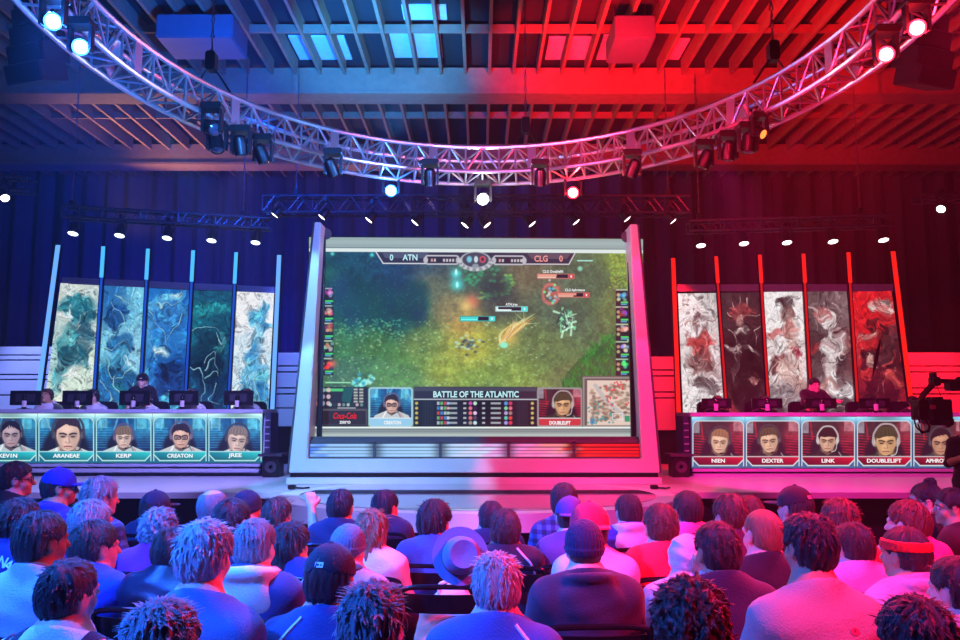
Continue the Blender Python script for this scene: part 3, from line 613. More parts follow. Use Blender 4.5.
# joists and beams
jm = {}
for (y0, y1) in ((4.6, 13.05), (13.45, 17.0), (17.4, 19.1)):
    src = None
    for k in range(-29, 30):
        if y0 < 5 and abs(k) > 22: continue
        x = k * .41 + .16
        if src is None:
            src = MB().bbox(-.025, .025, y0, y1, JB, DK).build('ceiling_joist', M_WOOD); jo = src
        else:
            jo = src.copy(); COL.objects.link(jo)
        jo.location.x = x; structure(jo)
for y in (13.25, 17.2, 8.2):
    structure(MB().bbox(-12.9, 12.9, y - .2, y + .2, BB, JB + .12).bbox(-12.9, 12.9, y - .24, y + .24, BB - .02, BB + .03).build('ceiling_beam', M_WOOD), 'laminated timber roof beam carrying the joists')
for y in (15.2, 11.6): structure(MB().bbox(-12.9, 12.9, y - .02, y + .02, JB + .03, JB + .16).build('ceiling_blocking', M_WOOD))
M_INS = mat('foil_board', 'c6cace', .5, var=.15, bump=.2, bscale=20)
for (x0, x1, y0, y1) in ((300, 344, 35, 58), (395, 440, 28, 56), (404, 446, 4, 18), (545, 592, 36, 58), (596, 628, 34, 58), (668, 690, 38, 58)):
    a = at_z(x0, y1, DK); c = at_z(x1, y0, DK)
    structure(MB().bbox(a.x, c.x, min(a.y, c.y), max(a.y, c.y), DK - .03, DK).build('ceiling_panel', M_INS), 'pale board fixed up between roof joists')

def hang_unit(px0, px1, py0, py1, z, label):
    a = at_z(px0, py1, z); c = at_z(px1, py0, z)
    cx, cy = (a.x + c.x) / 2, (a.y + c.y) / 2; w, d = abs(c.x - a.x), abs(c.y - a.y)
    t = thing('ceiling_unit', label, 'air conditioner', (cx, cy, z), group='ceiling air units')
    MB().bbox(cx - w / 2, cx + w / 2, cy - d / 2, cy + d / 2, z, z + .35).build('housing', M_GREY, t, bevel=.02)
    for sx in (-1, 1): MB().tube([(cx + sx * w * .4, cy, z + .3), (cx + sx * w * .4, cy, DK)], .012).build('hanger_rod', M_CHAIN, t)
hang_unit(175, 232, 37, 60, JB - .45, 'box-shaped air unit under the joists above the blue side of the ring truss')
hang_unit(606, 656, 38, 64, JB - .45, 'box-shaped air unit under the red-lit joists right of centre')
for (px, py, lb) in ((313, 98, 'small domed pendant lamp above the blue half of the ring truss'), (540, 98, 'small domed pendant lamp above the red half of the ring truss')):
    p = at(px, py, 13.9); t = thing('pendant_lamp', lb, 'ceiling lamp', p, group='unlit domed ceiling lamps')
    MB().lathe([(.03, .12), (.09, .1), (.16, .02), (.17, -.02), (.14, -.02), (.1, .03), (.02, .07)], p).build('shade', M_ALU, t)
    MB().tube([p + Vector((0, 0, .1)), (p.x, p.y, JB + .1)], .008).build('cord', M_BLACK, t)

# ------------------------------------------------------------------ stage
t = thing('stage', 'low pale-decked stage with a rounded apron in the middle', 'stage', (0, 11.5, 0))
structure(t)
MB().bbox(-9, 9, 9.62, 15.2, ST - .07, ST).build('deck', M_DECK, t)
MB().bbox(-8.95, 8.95, 9.75, 15.1, 0, ST - .07).build('skirt', M_DARK, t)
EX, EY, RX, RY = -.03, 9.35, 2.27, 1.74
def ell_pts(rx, ry, n=72): return [(EX + rx * math.cos(2 * PI * k / n), EY + ry * math.sin(2 * PI * k / n)) for k in range(n)]
def slab(outer, z0, z1):
    k = len(outer); m = MB()
    m._add([(x, y, z0) for x, y in outer] + [(x, y, z1) for x, y in outer], [tuple(range(k)), tuple(range(k, 2 * k))] + [(i, (i + 1) % k, k + (i + 1) % k, k + i) for i in range(k)]); return m
slab(ell_pts(RX - .12, RY - .12), 0, ST - .16).build('apron_skirt', M_DARK, t)
slab(ell_pts(RX, RY), ST - .17, ST + .006).build('apron', M_WHITE, t)
slab(ell_pts(RX - .24, RY - .22), ST, ST + .012).build('apron_floor', M_GLOSS, t)
for lb, px in (('black floor plug lying at the left end of the apron', 292), ('black floor plug lying at the right end of the apron', 654)):
    p = at_z(px, 488, ST + .02); q = thing('floor_cable', lb, 'cable', p, group='floor cables')
    MB().tube([p, p + Vector((.06, .02, .0)), p + Vector((.14, -.03, 0)), p + Vector((.2, .05, 0))], .012).build('cord', M_PLASTIC, q); MB().rbox(p + Vector((.0, 0, .012)), (.09, .07, .05), .015).build('plug', M_PLASTIC, q)

# ------------------------------------------------------------------ centre screen and its white surround
YF = 10.62
def xz(px, py, Y): v = at(px, py, Y); return (v.x, v.z)
t = thing('screen_surround', 'tapered white surround framing the big projection screen', 'stage set', (0, YF, ST))
out = [xz(*p, YF) for p in ((288, 473), (314, 222), (321, 222), (307, 459), (642, 459), (630, 224), (638, 224), (660.5, 473))]
MB().prism(out, YF, YF + .42).build('surround_frame', M_WHITE, t, bevel=.012)
a = at(289.5, 473, YF); c = at(659, 478, YF)
MB().bbox(a.x, c.x, YF + .04, YF + .4, c.z - .02, a.z + .02).build('shadow_gap', M_BLACK, t)
a = at(287, 477.5, YF)
MB().bbox(a.x, at(661.5, 477, YF).x, YF - .04, YF + .44, ST, a.z).build('plinth', M_WHITE, t, bevel=.01)
# edge trims (dark line just inside the white)
for s in ((288, 473, 314, 222), (660.5, 473, 638, 224)):
    p, q = at(s[0], s[1], YF), at(s[2], s[3], YF); MB().tube([p + Vector((0, .02, 0)), q + Vector((0, .02, 0))], .022, 6).build('edge_trim', M_GREY, t)
# light grille under the screen
YG = YF + .12
a, c = at(308, 457.5, YG), at(641.5, 441.5, YG)
MB().bbox(a.x, c.x, YG + .03, YG + .2, a.z, c.z + .06).build('grille_backing', M_GREY, t)
for px in (308.5, 374.5, 440.5, 508.5, 574, 641):
    p = at(px, 450, YG); MB().bbox(p.x - .018, p.x + .018, YG - .015, YG + .03, a.z, c.z).build('grille_post', M_GREY, t)
MB().bbox(a.x, c.x, YG - .015, YG + .03, a.z - .02, a.z + .01).bbox(a.x, c.x, YG - .015, YG + .03, c.z - .02, c.z + .02).build('grille_rail', M_GREY, t)
for k, py in enumerate((445.2, 448.9, 452.2, 455.4)):
    cv = Canvas(308, 0, 642, 2, 1)
    st = [(308, (90, 140, 255)), (325, (150, 200, 255)), (440, (170, 215, 255)), (480, (215, 220, 255)), (500, (240, 160, 235)), (530, (255, 120, 190)), (565, (255, 150, 130 + k * 25)), (580, (255, 40, 40)), (642, (240, 20, 25))]
    for ch in range(3): cv.a[..., ch] = np.interp(cv.X + 8 * np.sin(cv.X * .21 + k * 2), [s_[0] for s_ in st], [s_[1][ch] for s_ in st]) / 255
    for x in (374.5, 440.5, 508.5, 574): cv.a *= (1 - .45 * np.exp(-((cv.X - x) / 7) ** 2))[..., None]
    h = 1.38
    P = [at(309.5, py - h, YG + .01), at(640.5, py - h, YG + .01), at(309.5, py + h, YG + .01), at(640.5, py + h, YG + .01)]
    picture('led_strip', cv.done(), *P, screen_mat('led_strip_light', 1.0), t)
# side posts in front of the picture, pulley brackets
t2 = None
for (x0, y0, x1, y1, lb) in ((323.3, 236, 319.2, 441, 'slim black post at the left edge of the projection screen'), (629.6, 239, 633.6, 441, 'slim black post at the right edge of the projection screen')):
    p, q = at(x1, y1 + 6, YF + .3), at(x0, y0, YF + .3)
    q2 = thing('screen_post', lb, 'post', (p.x, YF + .3, p.z), group='screen edge posts')
    MB().hexa([(p.x - .033, YF + .27, p.z), (p.x + .033, YF + .27, p.z), (p.x + .033, YF + .33, p.z), (p.x - .033, YF + .33, p.z), (q.x - .033, YF + .27, q.z), (q.x + .033, YF + .27, q.z), (q.x + .033, YF + .33, q.z), (q.x - .033, YF + .33, q.z)]).build('upright', M_BLACK, q2)
    s_ = 1 if x0 < 480 else -1
    MB().lathe([(.075, -.015), (.08, 0), (.075, .015)], (q.x + s_ * .04, YF + .3, q.z + .03), Matrix.Rotation(PI / 2, 3, 'X')).build('pulley', M_GREY, q2)
YS = YF + .5
t = thing('projection_screen', 'big projection screen showing the match from above', 'screen', at(476, 440, YS))
TL, TR, BL, BR = at(309, 237, YS), at(643, 239, YS), at(309, 440, YS), at(643, 440, YS)
picture('picture', game_picture(), TL, TR, BL, BR, screen_mat('projected_picture', 1.0), t)
MB().hexa([BL + Vector((-.02, .02, -.02)), BR + Vector((.02, .02, -.02)), BR + Vector((.02, .06, -.02)), BL + Vector((-.02, .06, -.02)), TL + Vector((-.02, .02, .02)), TR + Vector((.02, .02, .02)), TR + Vector((.02, .06, .02)), TL + Vector((-.02, .06, .02))]).build('screen_backing', M_BLACK, t)
def stext(txt, px, py, wpx, hpx, m, **k):
    p = at(px, py, YS - .008); return text_mesh(txt, hpx * YS / F * 1.38, m, t, p, width=wpx * YS / F, **k)
E_CY = emit('text_cyan', (.75, .95, .97), 1.0); E_RD = emit('text_rose', (.98, .62, .6), 1.0); E_WH = emit('text_white', (.95, .96, .97), 1.0); E_RED = emit('text_red', (.9, .16, .2), 1.0)
stext('0', 391.5, 257.4, 3.6, 6.2, E_CY); stext('ATN', 410, 257.4, 15, 6.2, E_CY); stext('CLG', 541, 258.6, 13.5, 6.2, E_RD); stext('0', 561, 258.6, 3.6, 6.2, E_RD)
stext('BATTLE OF THE ATLANTIC', 476, 394.3, 85, 6, E_CY, bold=.03)
stext('Coca-Cola', 345, 415.8, 23, 6, E_RED, shear=.25); stext('zero', 345, 422.3, 11, 4, E_WH)
stext('CREATON', 392.5, 422.6, 17, 3.4, E_WH, bold=.04); stext('DOUBLELIFT', 560, 422.8, 21, 3.4, E_WH, bold=.04)
stext('CLG Doublelift', 553, 271.4, 21, 2.7, E_WH); stext('CLG Aphromoo', 575, 290.3, 20, 2.7, E_WH); stext('ATN Jree', 511.5, 304.8, 12, 2.7, E_WH)

# ------------------------------------------------------------------ low set walls either side
def set_wall(x0, x1, ytop, ybot, Y, lines, label):
    t = thing('scenery_panel', label, 'stage wall', at((x0 + x1) / 2, ybot, Y), group='low panelled set walls')
    e = [ytop] + lines + [ybot]
    for a, c in zip(e, e[1:]):
        p, q = at(x0, c, Y), at(x1, a, Y)
        MB().bbox(p.x, q.x, Y, Y + .06, p.z + .012, q.z - .012).build('panel', M_WHITE, t, bevel=.006)
    p, q = at(x0, ybot, Y), at(x1, ytop, Y)
    MB().bbox(p.x, q.x, Y + .05, Y + .12, ST, q.z).build('wall_backing', M_DARK, t)
set_wall(-90, 52, 346, 428, 14.5, [355, 360, 374.5, 379.5, 395], 'low panelled set wall beside the blue banners on the far left')
set_wall(268, 300, 352, 427, 14.5, [366, 372, 388, 394, 408], 'low panelled set wall between blue banners and screen surround')
set_wall(640, 684, 356, 431, 14.5, [370, 376, 392, 398], 'low panelled set wall between screen surround and red banners')
set_wall(896, 1050, 352, 431, 14.5, [366, 372, 388, 394], 'low panelled set wall beside the red banners on the far right')

# ------------------------------------------------------------------ team banner walls
WINGS = dict(
 blue=dict(yl=12.95, yr=13.75, tops=[(57.7, 245), (103, 246.3), (147.7, 248.7), (193, 250.3), (236, 252.3), (279, 255)],
   bots=[(33, 430), (91, 430), (137.5, 430), (183, 430), (226.5, 430), (270, 456)],
   btop=[(60.5, 283, 101.5, 285.2), (104.3, 285.6, 145.8, 287.6), (148.2, 288, 190.3, 290), (192.8, 290.2, 232, 291.3), (235.2, 291.6, 274.2, 292.6)],
   bbot=[(44, 405, 92.6, 405), (95.2, 405, 138.4, 405), (140.6, 405, 183.8, 405), (186, 405, 228, 405), (230.6, 405, 268.6, 405)],
   head=(62, 277, 278, 287), c=('48b4ff', 1.25), c2=('1a50c8', 1.), outer=('6aaaff', 1.15), i0=0),
 red=dict(yl=13.75, yr=12.95, tops=[(673.3, 258), (716.3, 256.3), (760, 254.7), (803.7, 253.7), (848.7, 252.3), (893.3, 251.3)],
   bots=[(680.5, 458), (728.5, 430), (770.5, 430), (813.5, 430), (860, 430), (915, 430)],
   btop=[(678, 293.5, 717.6, 293), (721, 293, 760, 292.2), (762.6, 292, 803, 291.6), (806, 291.6, 846.6, 291.2), (849.4, 291.2, 891.5, 290.8)],
   bbot=[(683, 411, 725.4, 411), (727.6, 411, 767.6, 411), (770, 411, 810.6, 411), (813, 411, 856.4, 411), (859, 411, 908, 411)],
   head=(676, 284.5, 893, 284), c=('ff2018', 1.15), c2=('d01818', 1.), outer=('ff2018', 1.1), i0=5))
BL_LABEL = ['banner at the outer end of the blue wall, pale cream with dark teal brushwork', 'blue wall banner second from outside, sky blue with bright curved strokes', 'middle banner of the blue wall, deep blue with round pale shape on top',
            'dark teal blue wall banner with fine pale curved lines', 'white blue wall banner with flared blue brushwork, next to the screen',
            'pale red wall banner with grey and red blotch, next to the screen', 'near black red wall banner with reddish spray at its top', 'middle banner of the red wall, white above with pink and grey swirls',
            'red wall banner with a bright white vertical mass on grey', 'vivid red banner at the outer end of the red wall']
BAR_LABEL = dict(blue=['tall blue light bar at the outer edge of the blue banner wall', 'blue light bar between the cream and sky blue banners', 'blue light bar between the sky blue and deep blue banners', 'blue light bar between the deep blue and dark teal banners', 'blue light bar between the dark teal and white banners', 'tall blue light bar at the screen side of the blue banner wall'],
                 red=['tall red light bar at the screen side of the red banner wall', 'red light bar between the pale and near black banners', 'red light bar between the near black and pink swirled banners', 'red light bar between the pink swirled and grey banners', 'red light bar between the grey and vivid red banners', 'tall leaning red light bar at the outer edge of the red banner wall'])
M_PRINT = screen_mat('lit_banner_print', .92)
def wing(w, key):
    xa, xb = w['tops'][0][0], w['tops'][-1][0]
    Yb = lambda px: w['yl'] + (w['yr'] - w['yl']) * (px - xa) / (xb - xa)
    h0, hy0, h1, hy1 = w['head']
    t = thing('banner_stand', f'dark standing frame carrying the five lit {key} side banners', 'stage wall', at((h0 + h1) / 2, 409, Yb((h0 + h1) / 2) + .1))
    p, q = at(h0, hy0, Yb(h0)), at(h1, hy1, Yb(h1)); D = Vector((0, .05, 0)); U = Vector((0, 0, -.11 if key == 'blue' else -.12))
    MB().hexa([p + U, q + U, q + U + D, p + U + D, p, q, q + D, p + D]).build('header', mat('header_rail_' + key, '8a86a8', .6), t)
    bl, br = w['bbot'][0], w['bbot'][-1]
    pts = [at(bl[0] - 2, 440, Yb(h0) + .09), at(br[2] + 2, 440, Yb(h1) + .09), at(h1 - 3, hy1 + 4, Yb(h1) + .09), at(h0 + 1, hy0 + 4, Yb(h0) + .09)]
    D = Vector((0, .05, 0)); MB().hexa([pts[0], pts[1], pts[1] + D, pts[0] + D, pts[3], pts[2], pts[2] + D, pts[3] + D]).build('wall_backing', M_DARK, t)
    for f in (.02, .98):
        p = at(bl[0] + (br[2] - bl[0]) * f, 440, Yb(h0 + (h1 - h0) * f) + .15); MB().bbox(p.x - .04, p.x + .04, p.y - .03, p.y + .2, ST, p.z + .4).build('support_post', M_BLACK, t)
    for i in range(5):
        a, c = w['btop'][i], w['bbot'][i]
        Y0, Y1 = Yb(a[0]), Yb(a[2])
        P = [at(a[0], a[1], Y0), at(a[2], a[3], Y1), at(c[0], c[1], Y0), at(c[2], c[3], Y1)]
        # carry the cloth on down behind the desk
        P[2] = P[2] + (P[2] - P[0]) * .16; P[3] = P[3] + (P[3] - P[1]) * .16
        k = thing('banner', BL_LABEL[w['i0'] + i], 'banner', (P[2] + P[3]) / 2, group=f'lit banners of the {key} team wall')
        picture('print', banner_picture(w['i0'] + i), *P, M_PRINT, k)
        D = Vector((0, .03, 0)); e = Vector((0, .006, 0))
        MB().hexa([P[2] + e, P[3] + e, P[3] + D, P[2] + D, P[0] + e, P[1] + e, P[1] + D, P[0] + D]).build('banner_frame', M_BLACK, k)
    for i in range(6):
        p, q = w['tops'][i], w['bots'][i]; Y = Yb(p[0]) - .06
        A, Z = at(p[0], p[1], Y), at(q[0], q[1], Y)
        k = thing('light_bar', BAR_LABEL[key][i], 'light', Z, group=f'{key} light bars of the banner wall')
        outer = i in (0, 5); r = .034 if outer else .028
        hy = hy0 + (hy1 - hy0) * (p[0] - h0) / (h1 - h0)
        fr = 1. if outer else (hy - 1 - p[1]) / (q[1] - p[1])
        Mid = A + (Z - A) * fr
        def bar(P0, P1, r, dy): return MB().hexa([P1 + Vector((-r, 0, 0)), P1 + Vector((r, 0, 0)), P1 + Vector((r, dy, 0)), P1 + Vector((-r, dy, 0)), P0 + Vector((-r, 0, 0)), P0 + Vector((r, 0, 0)), P0 + Vector((r, dy, 0)), P0 + Vector((-r, dy, 0))])
        bar(A + Vector((0, .025, 0)), Z + Vector((0, .025, 0)), r * 1.25, .06).build('housing', M_BLACK, k)
        cc = w['outer'] if outer else w['c']
        bar(A, Mid, r, .02).build('diffuser', emit(f'bar_{key}_{"outer" if outer else "inner"}', cc[0], cc[1]), k)
        if not outer: bar(Mid + Vector((0, .012, 0)), Z + Vector((0, .012, 0)), r * .6, .012).build('lower_diffuser', emit(f'bar_low_{key}', *w['c2']), k)
wing(WINGS['blue'], 'blue'); wing(WINGS['red'], 'red')

# ------------------------------------------------------------------ player desks with displays
YD = 11.95
E_NAME = emit('name_white', (.97, .97, .98), 1.05)
def desk(key, xs, ytop, ypt, ypb, names, keys, nx, label, end_px):
    x0, x1 = xs[0], xs[-1]
    a, c = at(x0, ypb, YD), at(x1, ytop, YD)
    t = thing('player_desk', label, 'desk', ((a.x + c.x) / 2, YD + .35, ST), group='long player desks')
    mb = mat('desk_laminate', 'b9bccb', .3, var=.04)
    zt = at(0, ytop, YD).z
    MB().bbox(a.x - .02, c.x + .03, YD - .08, YD + .75, zt - .06, zt).build('worktop', mb, t, bevel=.008)
    MB().bbox(a.x, c.x, YD + .02, YD + .1, ST, zt - .06).build('front_panel', mat('desk_front_dark', '3a4256', .35), t)
    for px in (x0, x1): p = at(px, ypb, YD); s_ = .02 if px == x0 else -.02; MB().bbox(p.x, p.x + s_ * 2, YD + .1, YD + .72, ST, zt - .06).build('end_panel', mb, t)
    z1 = at(0, ypb + .6, YD).z; z2 = at(0, ypb + 5.6, YD).z
    MB().bbox(a.x, c.x, YD - .05, YD + .02, z1 - .045, z1).build('ledge', mb, t, bevel=.006)
    MB().bbox(a.x, c.x, YD - .11, YD + .02, z2 - .05, z2 + .005).build('ledge', mb, t, bevel=.006)
    for i in range(5):
        u0, u1 = xs[i], xs[i + 1]; cv = Canvas(u0, ypt, u1, ypb, 3.2)
        blue = key == 'blue'
        f = ((cv.Y - ypt) / (ypb - ypt))[..., None]
        A = np.array((190, 232, 232) if blue else (140, 200, 225)) / 255.; B2 = np.array((20, 110, 140) if blue else (52, 104, 150)) / 255.
        cv.a = A * np.clip(1 - f * 3.2, 0, 1) + B2 * np.clip(f * 3.2, 0, 1)
        cv.a *= (1 + .25 * np.sin((cv.X - u0) / (u1 - u0) * PI * 2 + 1.5) * np.clip(1 - f[..., 0] * 5, 0, 1))[..., None]
        sv = cv.a.copy()
        fx0, fy0, fx1, fy1 = u0 + 1.3, ypt + 4.2, u1 - 1.3, ypb - 2.4; ny = fy1 - 8.8
        portrait(cv, fx0, fy0, fx1, ny + .5, **PLAYERS[keys[i]])
        g = np.clip((cv.X - fx0) / (fx1 - fx0), 0, 1)[..., None]
        C0 = np.array((10, 120, 140) if blue else (120, 20, 40)) / 255.; C1 = np.array((40, 190, 195) if blue else (205, 25, 50)) / 255.
        strip = (C0 * (1 - g) + C1 * g) * (.72 + .4 * np.clip((fy1 - cv.Y) / 8, 0, 1))[..., None]
        m = ((cv.Y > ny))[..., None]; cv.a = np.where(m, strip, cv.a)
        cv.rect(fx0, ny - .7, fx1, ny + .4, (170, 225, 225) if blue else (200, 190, 195))
        d = Canvas(u0, ypt, u1, ypb, 3.2); d.a[:] = 0; d.outside(fx0, fy0, fx1, fy1, 5.5, (255, 255, 255))
        # chamfered lower corners
        for sx in (0, 1):
            xx = fx0 if sx == 0 else fx1; e = 1 if sx == 0 else -1
            d.poly([(xx - e * 3, fy1 - 6), (xx, fy1 - 6), (xx + e * 6, fy1), (xx + e * 6, fy1 + 3), (xx - e * 3, fy1 + 3)], (255, 255, 255))
        cv.a = cv.a * (1 - d.a) + sv * d.a
        fc = (185, 235, 225) if blue else (205, 225, 230)
        cv.frame(fx0, fy0, fx1, fy1 + 12, 1.0, fc, 5.5); 
        cv.stroke([(fx0, fy1 - 7), (fx0 + .01, fy1 - 6)], 1.2, fc); cv.stroke([(fx0, fy1 - 6), (fx0 + 6, fy1)], 1.2, fc); cv.stroke([(fx0 + 6, fy1), (fx1 - 6, fy1)], 1.2, fc); cv.stroke([(fx1 - 6, fy1), (fx1, fy1 - 6)], 1.2, fc)
        m = (cv.Y > fy1 + .8)[..., None]; cv.a = np.where(m, sv, cv.a)
        P = [at(u0 + .15, ypt, YD), at(u1 - .15, ypt, YD), at(u0 + .15, ypb, YD), at(u1 - .15, ypb, YD)]
        s_ = thing('x', '', ''); 
        for kk in ('label', 'category'): del s_[kk]
        bpy.data.objects.remove(s_)
        sc = picture('display', cv.done(), *P, screen_mat('led_display', 1.0), t)
        sc['label'] = f'display with headset player and the name {names[i]}'
        wd = nx[i]; p = at((u0 + u1) / 2 + (9 if i == 0 and blue else 0) - (0 if i else 0), (ny + fy1) / 2 - .5, YD - .006)
        if i == 4 and not blue: p = at(941, (ny + fy1) / 2 - .5, YD - .006)
        if i == 0 and blue: p = at(8, (ny + fy1) / 2 - .5, YD - .006)
        text_mesh(names[i], 5.2 * YD / F, E_NAME, sc, p, width=wd * YD / F, bold=.022)
    # end cheek with little lit ticks, next to the wall of banners
    e0, e1 = end_px
    p, q = at(e0, ypb + 2, YD + .06), at(e1, ypt + 6, YD + .06)
    xa, xb = min(p.x, q.x), max(p.x, q.x)
    MB().bbox(xa, xb, YD + .06, YD + .5, ST, q.z + .1).build('side_cheek', mat('desk_front_dark', '3a4256', .35), t)
    for k in range(5):
        z = q.z - .02 - .1 * k; MB().bbox(xa + .01, xb - .01, YD + .03, YD + .06, z, z + .018).build('tick_trim', mb, t)
    return t, zt
d1, ZT1 = desk('blue', [-20, 37.5, 95, 152.3, 207.5, 262.5], 409.2, 413.5, 463, ['KEV1N', 'ARANEAE', 'KERP', 'CREATON', 'JREE'], ['L0', 'L1', 'L2', 'L3', 'L4'], [18, 26, 15, 25, 13], 'long player desk on the left with five blue-framed player displays', (264, 271))
d2, ZT2 = desk('red', [691.5, 745, 800.5, 856, 912.5, 968], 412.6, 416.8, 468, ['NIEN', 'DEXTER', 'LINK', 'DOUBLELIFT', 'APHROMOO'], ['R0', 'R1', 'R2', 'R3', 'R4'], [13, 21, 13, 34, 30], 'long player desk on the right with five red-framed player displays', (690, 683))
# wedge speakers at the inner desk ends
for px0, px1, lb in ((262, 279, 'black speaker box at the inner end of the left desk'), (673, 690, 'black speaker box at the inner end of the right desk')):
    a = at(px0, 470, 11.7); c = at(px1, 470, 11.7)
    t = thing('speaker_box', lb, 'speaker', ((a.x + c.x) / 2, 11.85, ST), group='speaker boxes beside the desks'); cx = (a.x + c.x) / 2; w = c.x - a.x
    MB().bbox(a.x, c.x, 11.7, 12.0, ST, ST + .3).build('cabinet', M_PLASTIC, t, bevel=.012)
    MB().bbox(a.x - .05, c.x + .05, 11.64, 12.02, ST + .3, ST + .335).build('top_board', mat('board', '3a3a44', .5), t)
    MB().lathe([(.085, 0), (.085, .012), (.07, .012), (.03, -.0)], (cx, 11.7, ST + .15), Matrix.Rotation(PI / 2, 3, 'X')).build('speaker_cone', mat('cone_grey', '3e3e48', .5), t)

# monitors and bottles on the desks
def monitor(px0, px1, ytop, ybot, zt, label, grp, Y=12.28):
    a, c = at(px0, ybot, Y), at(px1, ytop, Y); cx = (a.x + c.x) / 2; w = c.x - a.x; h = c.z - zt - .06
    t = thing('monitor', label, 'monitor', (cx, Y, zt), group=grp)
    MB().rbox((cx, Y, zt + .06 + h / 2), (w, .03, h), .012).build('screen_panel', M_PLASTIC, t)
    MB().rbox((cx, Y - .02, zt + .06 + h / 2), (w * .6, .03, h * .55), .012).build('rear_housing', mat('housing_grey', '34343c', .5), t)
    MB().rbox((cx, Y - .02, zt + .06 + h * .5), (w * 1.005, .008, h * 1.01), .01).build('bezel', mat('bezel_grey', '6a6a72', .4, .3), t) if False else None
    MB().bbox(cx - .03, cx + .03, Y - .05, Y - .02, zt + .012, zt + .06 + h * .7).build('stand_neck', M_BLACK, t)
    MB().lathe([(.11, 0), (.11, .008), (.05, .015)], (cx, Y - .02, zt)).build('stand_foot', M_BLACK, t)
    return t
def bottle(px, zt, label, grp, Y=12.02):
    p = at(px, 405, Y); z = zt
    t = thing('bottle', label, 'bottle', (p.x, Y, z), group=grp)
    MB().lathe([(.028, 0), (.031, .01), (.031, .03), (.029, .034)], (p.x, Y, z), n=14).lathe([(.029, .125), (.031, .13), (.028, .16), (.014, .19), (.012, .205)], (p.x, Y, z), n=14).build('glass', mat('cola_dark', '120a0a', .15), t)
    MB().lathe([(.0315, .032), (.0315, .128)], (p.x, Y, z), n=14).build('paper_label', mat('bottle_label', 'd9c9cc', .5), t)
    MB().lathe([(.014, .2), (.014, .222)], (p.x, Y, z), n=12).build('cap', M_PLASTIC, t)
wl = ['outermost', 'second', 'middle', 'fourth', 'innermost']
for i, (a, c) in enumerate(((10, 42), (62.3, 92.7), (119.3, 150.3), (169, 199), (224, 253.5))):
    monitor(a, c, 390.6, 406, ZT1, f'{wl[i]} of five black monitors seen from behind on the blue side desk', 'monitors on the blue side desk')
    bottle((24, 77, 133, 182, 237)[i], ZT1, f'dark bottle before the {wl[i]} monitor on the blue side desk', 'bottles on the blue side desk')
for i, (a, c) in enumerate(((702, 731), (752, 782), (806, 836), (859.5, 889.5), (912, 942))):
    monitor(a, c, 398.3, 412, ZT2, f'{wl[4 - i]} of five black monitors seen from behind on the red side desk', 'monitors on the red side desk')
    bottle((716, 767.5, 822, 876, 929)[i], ZT2, f'dark bottle before the {wl[4 - i]} monitor on the red side desk', 'bottles on the red side desk')
# ------------------------------------------------------------------ people: bodies grown from one blended distance field each
def rc(P, a, b, ra, rb):
    a = np.array(a, np.float32); b = np.array(b, np.float32); ba = b - a; pa = P - a
    h = np.clip((pa @ ba) / (ba @ ba + 1e-9), 0, 1)
    return np.linalg.norm(pa - h[..., None] * ba, axis=-1) - (ra + (rb - ra) * h)
def el(P, c, r):
    q = P - np.array(c, np.float32); r = np.array(r, np.float32)
    k0 = np.linalg.norm(q / r, axis=-1); k1 = np.linalg.norm(q / (r * r), axis=-1) + 1e-6
    return k0 * (k0 - 1) / k1
def smin(a, b, k):
    h = np.clip(.5 + .5 * (b - a) / k, 0, 1); return b + (a - b) * h - k * h * (1 - h)
def smax(a, b, k): return -smin(-a, -b, k)

def surface_net(fn, xs, ys, zs):
    """mesh of the zero level of fn on a rectilinear grid (one vertex per crossed cell)"""
    xs, ys, zs = [np.asarray(q, np.float32) for q in (xs, ys, zs)]
    G = np.stack(np.meshgrid(xs, ys, zs, indexing='ij'), -1); D = fn(G).astype(np.float32)
    S = D < 0; n = D.shape
    c = np.zeros((n[0] - 1, n[1] - 1, n[2] - 1), np.int8)
    off = [(i, j, k) for i in (0, 1) for j in (0, 1) for k in (0, 1)]
    sl = lambda o: tuple(slice(o[d], n[d] - 1 + o[d]) for d in range(3))
    for o in off: c += S[sl(o)]
    act = (c > 0) & (c < 8); ids = -np.ones(c.shape, np.int32); ids[act] = np.arange(act.sum())
    idx = np.argwhere(act); acc = np.zeros((len(idx), 3), np.float32); cnt = np.zeros(len(idx), np.float32)
    for a in off:
        for d in range(3):
            if a[d]: continue
            b = list(a); b[d] = 1
            ia = tuple((idx + np.array(a)).T); ib = tuple((idx + np.array(b)).T)
            da, db = D[ia], D[ib]; m = (da < 0) != (db < 0)
            t = np.where(m, da / np.where(m, da - db, 1), 0)[:, None]
            p = G[ia] * (1 - t) + G[ib] * t; acc += np.where(m[:, None], p, 0); cnt += m
    V = acc / cnt[:, None]; F_ = []
    for d in range(3):
        e, f = (d + 1) % 3, (d + 2) % 3
        s0 = [slice(None)] * 3; s1 = [slice(None)] * 3; s0[d] = slice(0, n[d] - 1); s1[d] = slice(1, n[d])
        A, B = S[tuple(s0)], S[tuple(s1)]; cr = np.argwhere(A != B)
        ok = (cr[:, e] > 0) & (cr[:, f] > 0) & (cr[:, e] < n[e] - 1) & (cr[:, f] < n[f] - 1); cr = cr[ok]
        if not len(cr): continue
        flip = A[tuple(cr.T)]
        def at_(de, df):
            q = cr.copy(); q[:, e] += de; q[:, f] += df; return ids[tuple(q.T)]
        q = np.stack([at_(-1, -1), at_(0, -1), at_(0, 0), at_(-1, 0)], -1)
        q[~flip] = q[~flip][:, ::-1]; F_.append(q)
    return V, np.concatenate(F_)
def axis(segs):
    """rectilinear axis from (start, stop, step) runs"""
    o = []
    for a, b, s in segs: o += list(np.arange(a, b - s * .3, s))
    o.append(segs[-1][1]); return np.array(o)
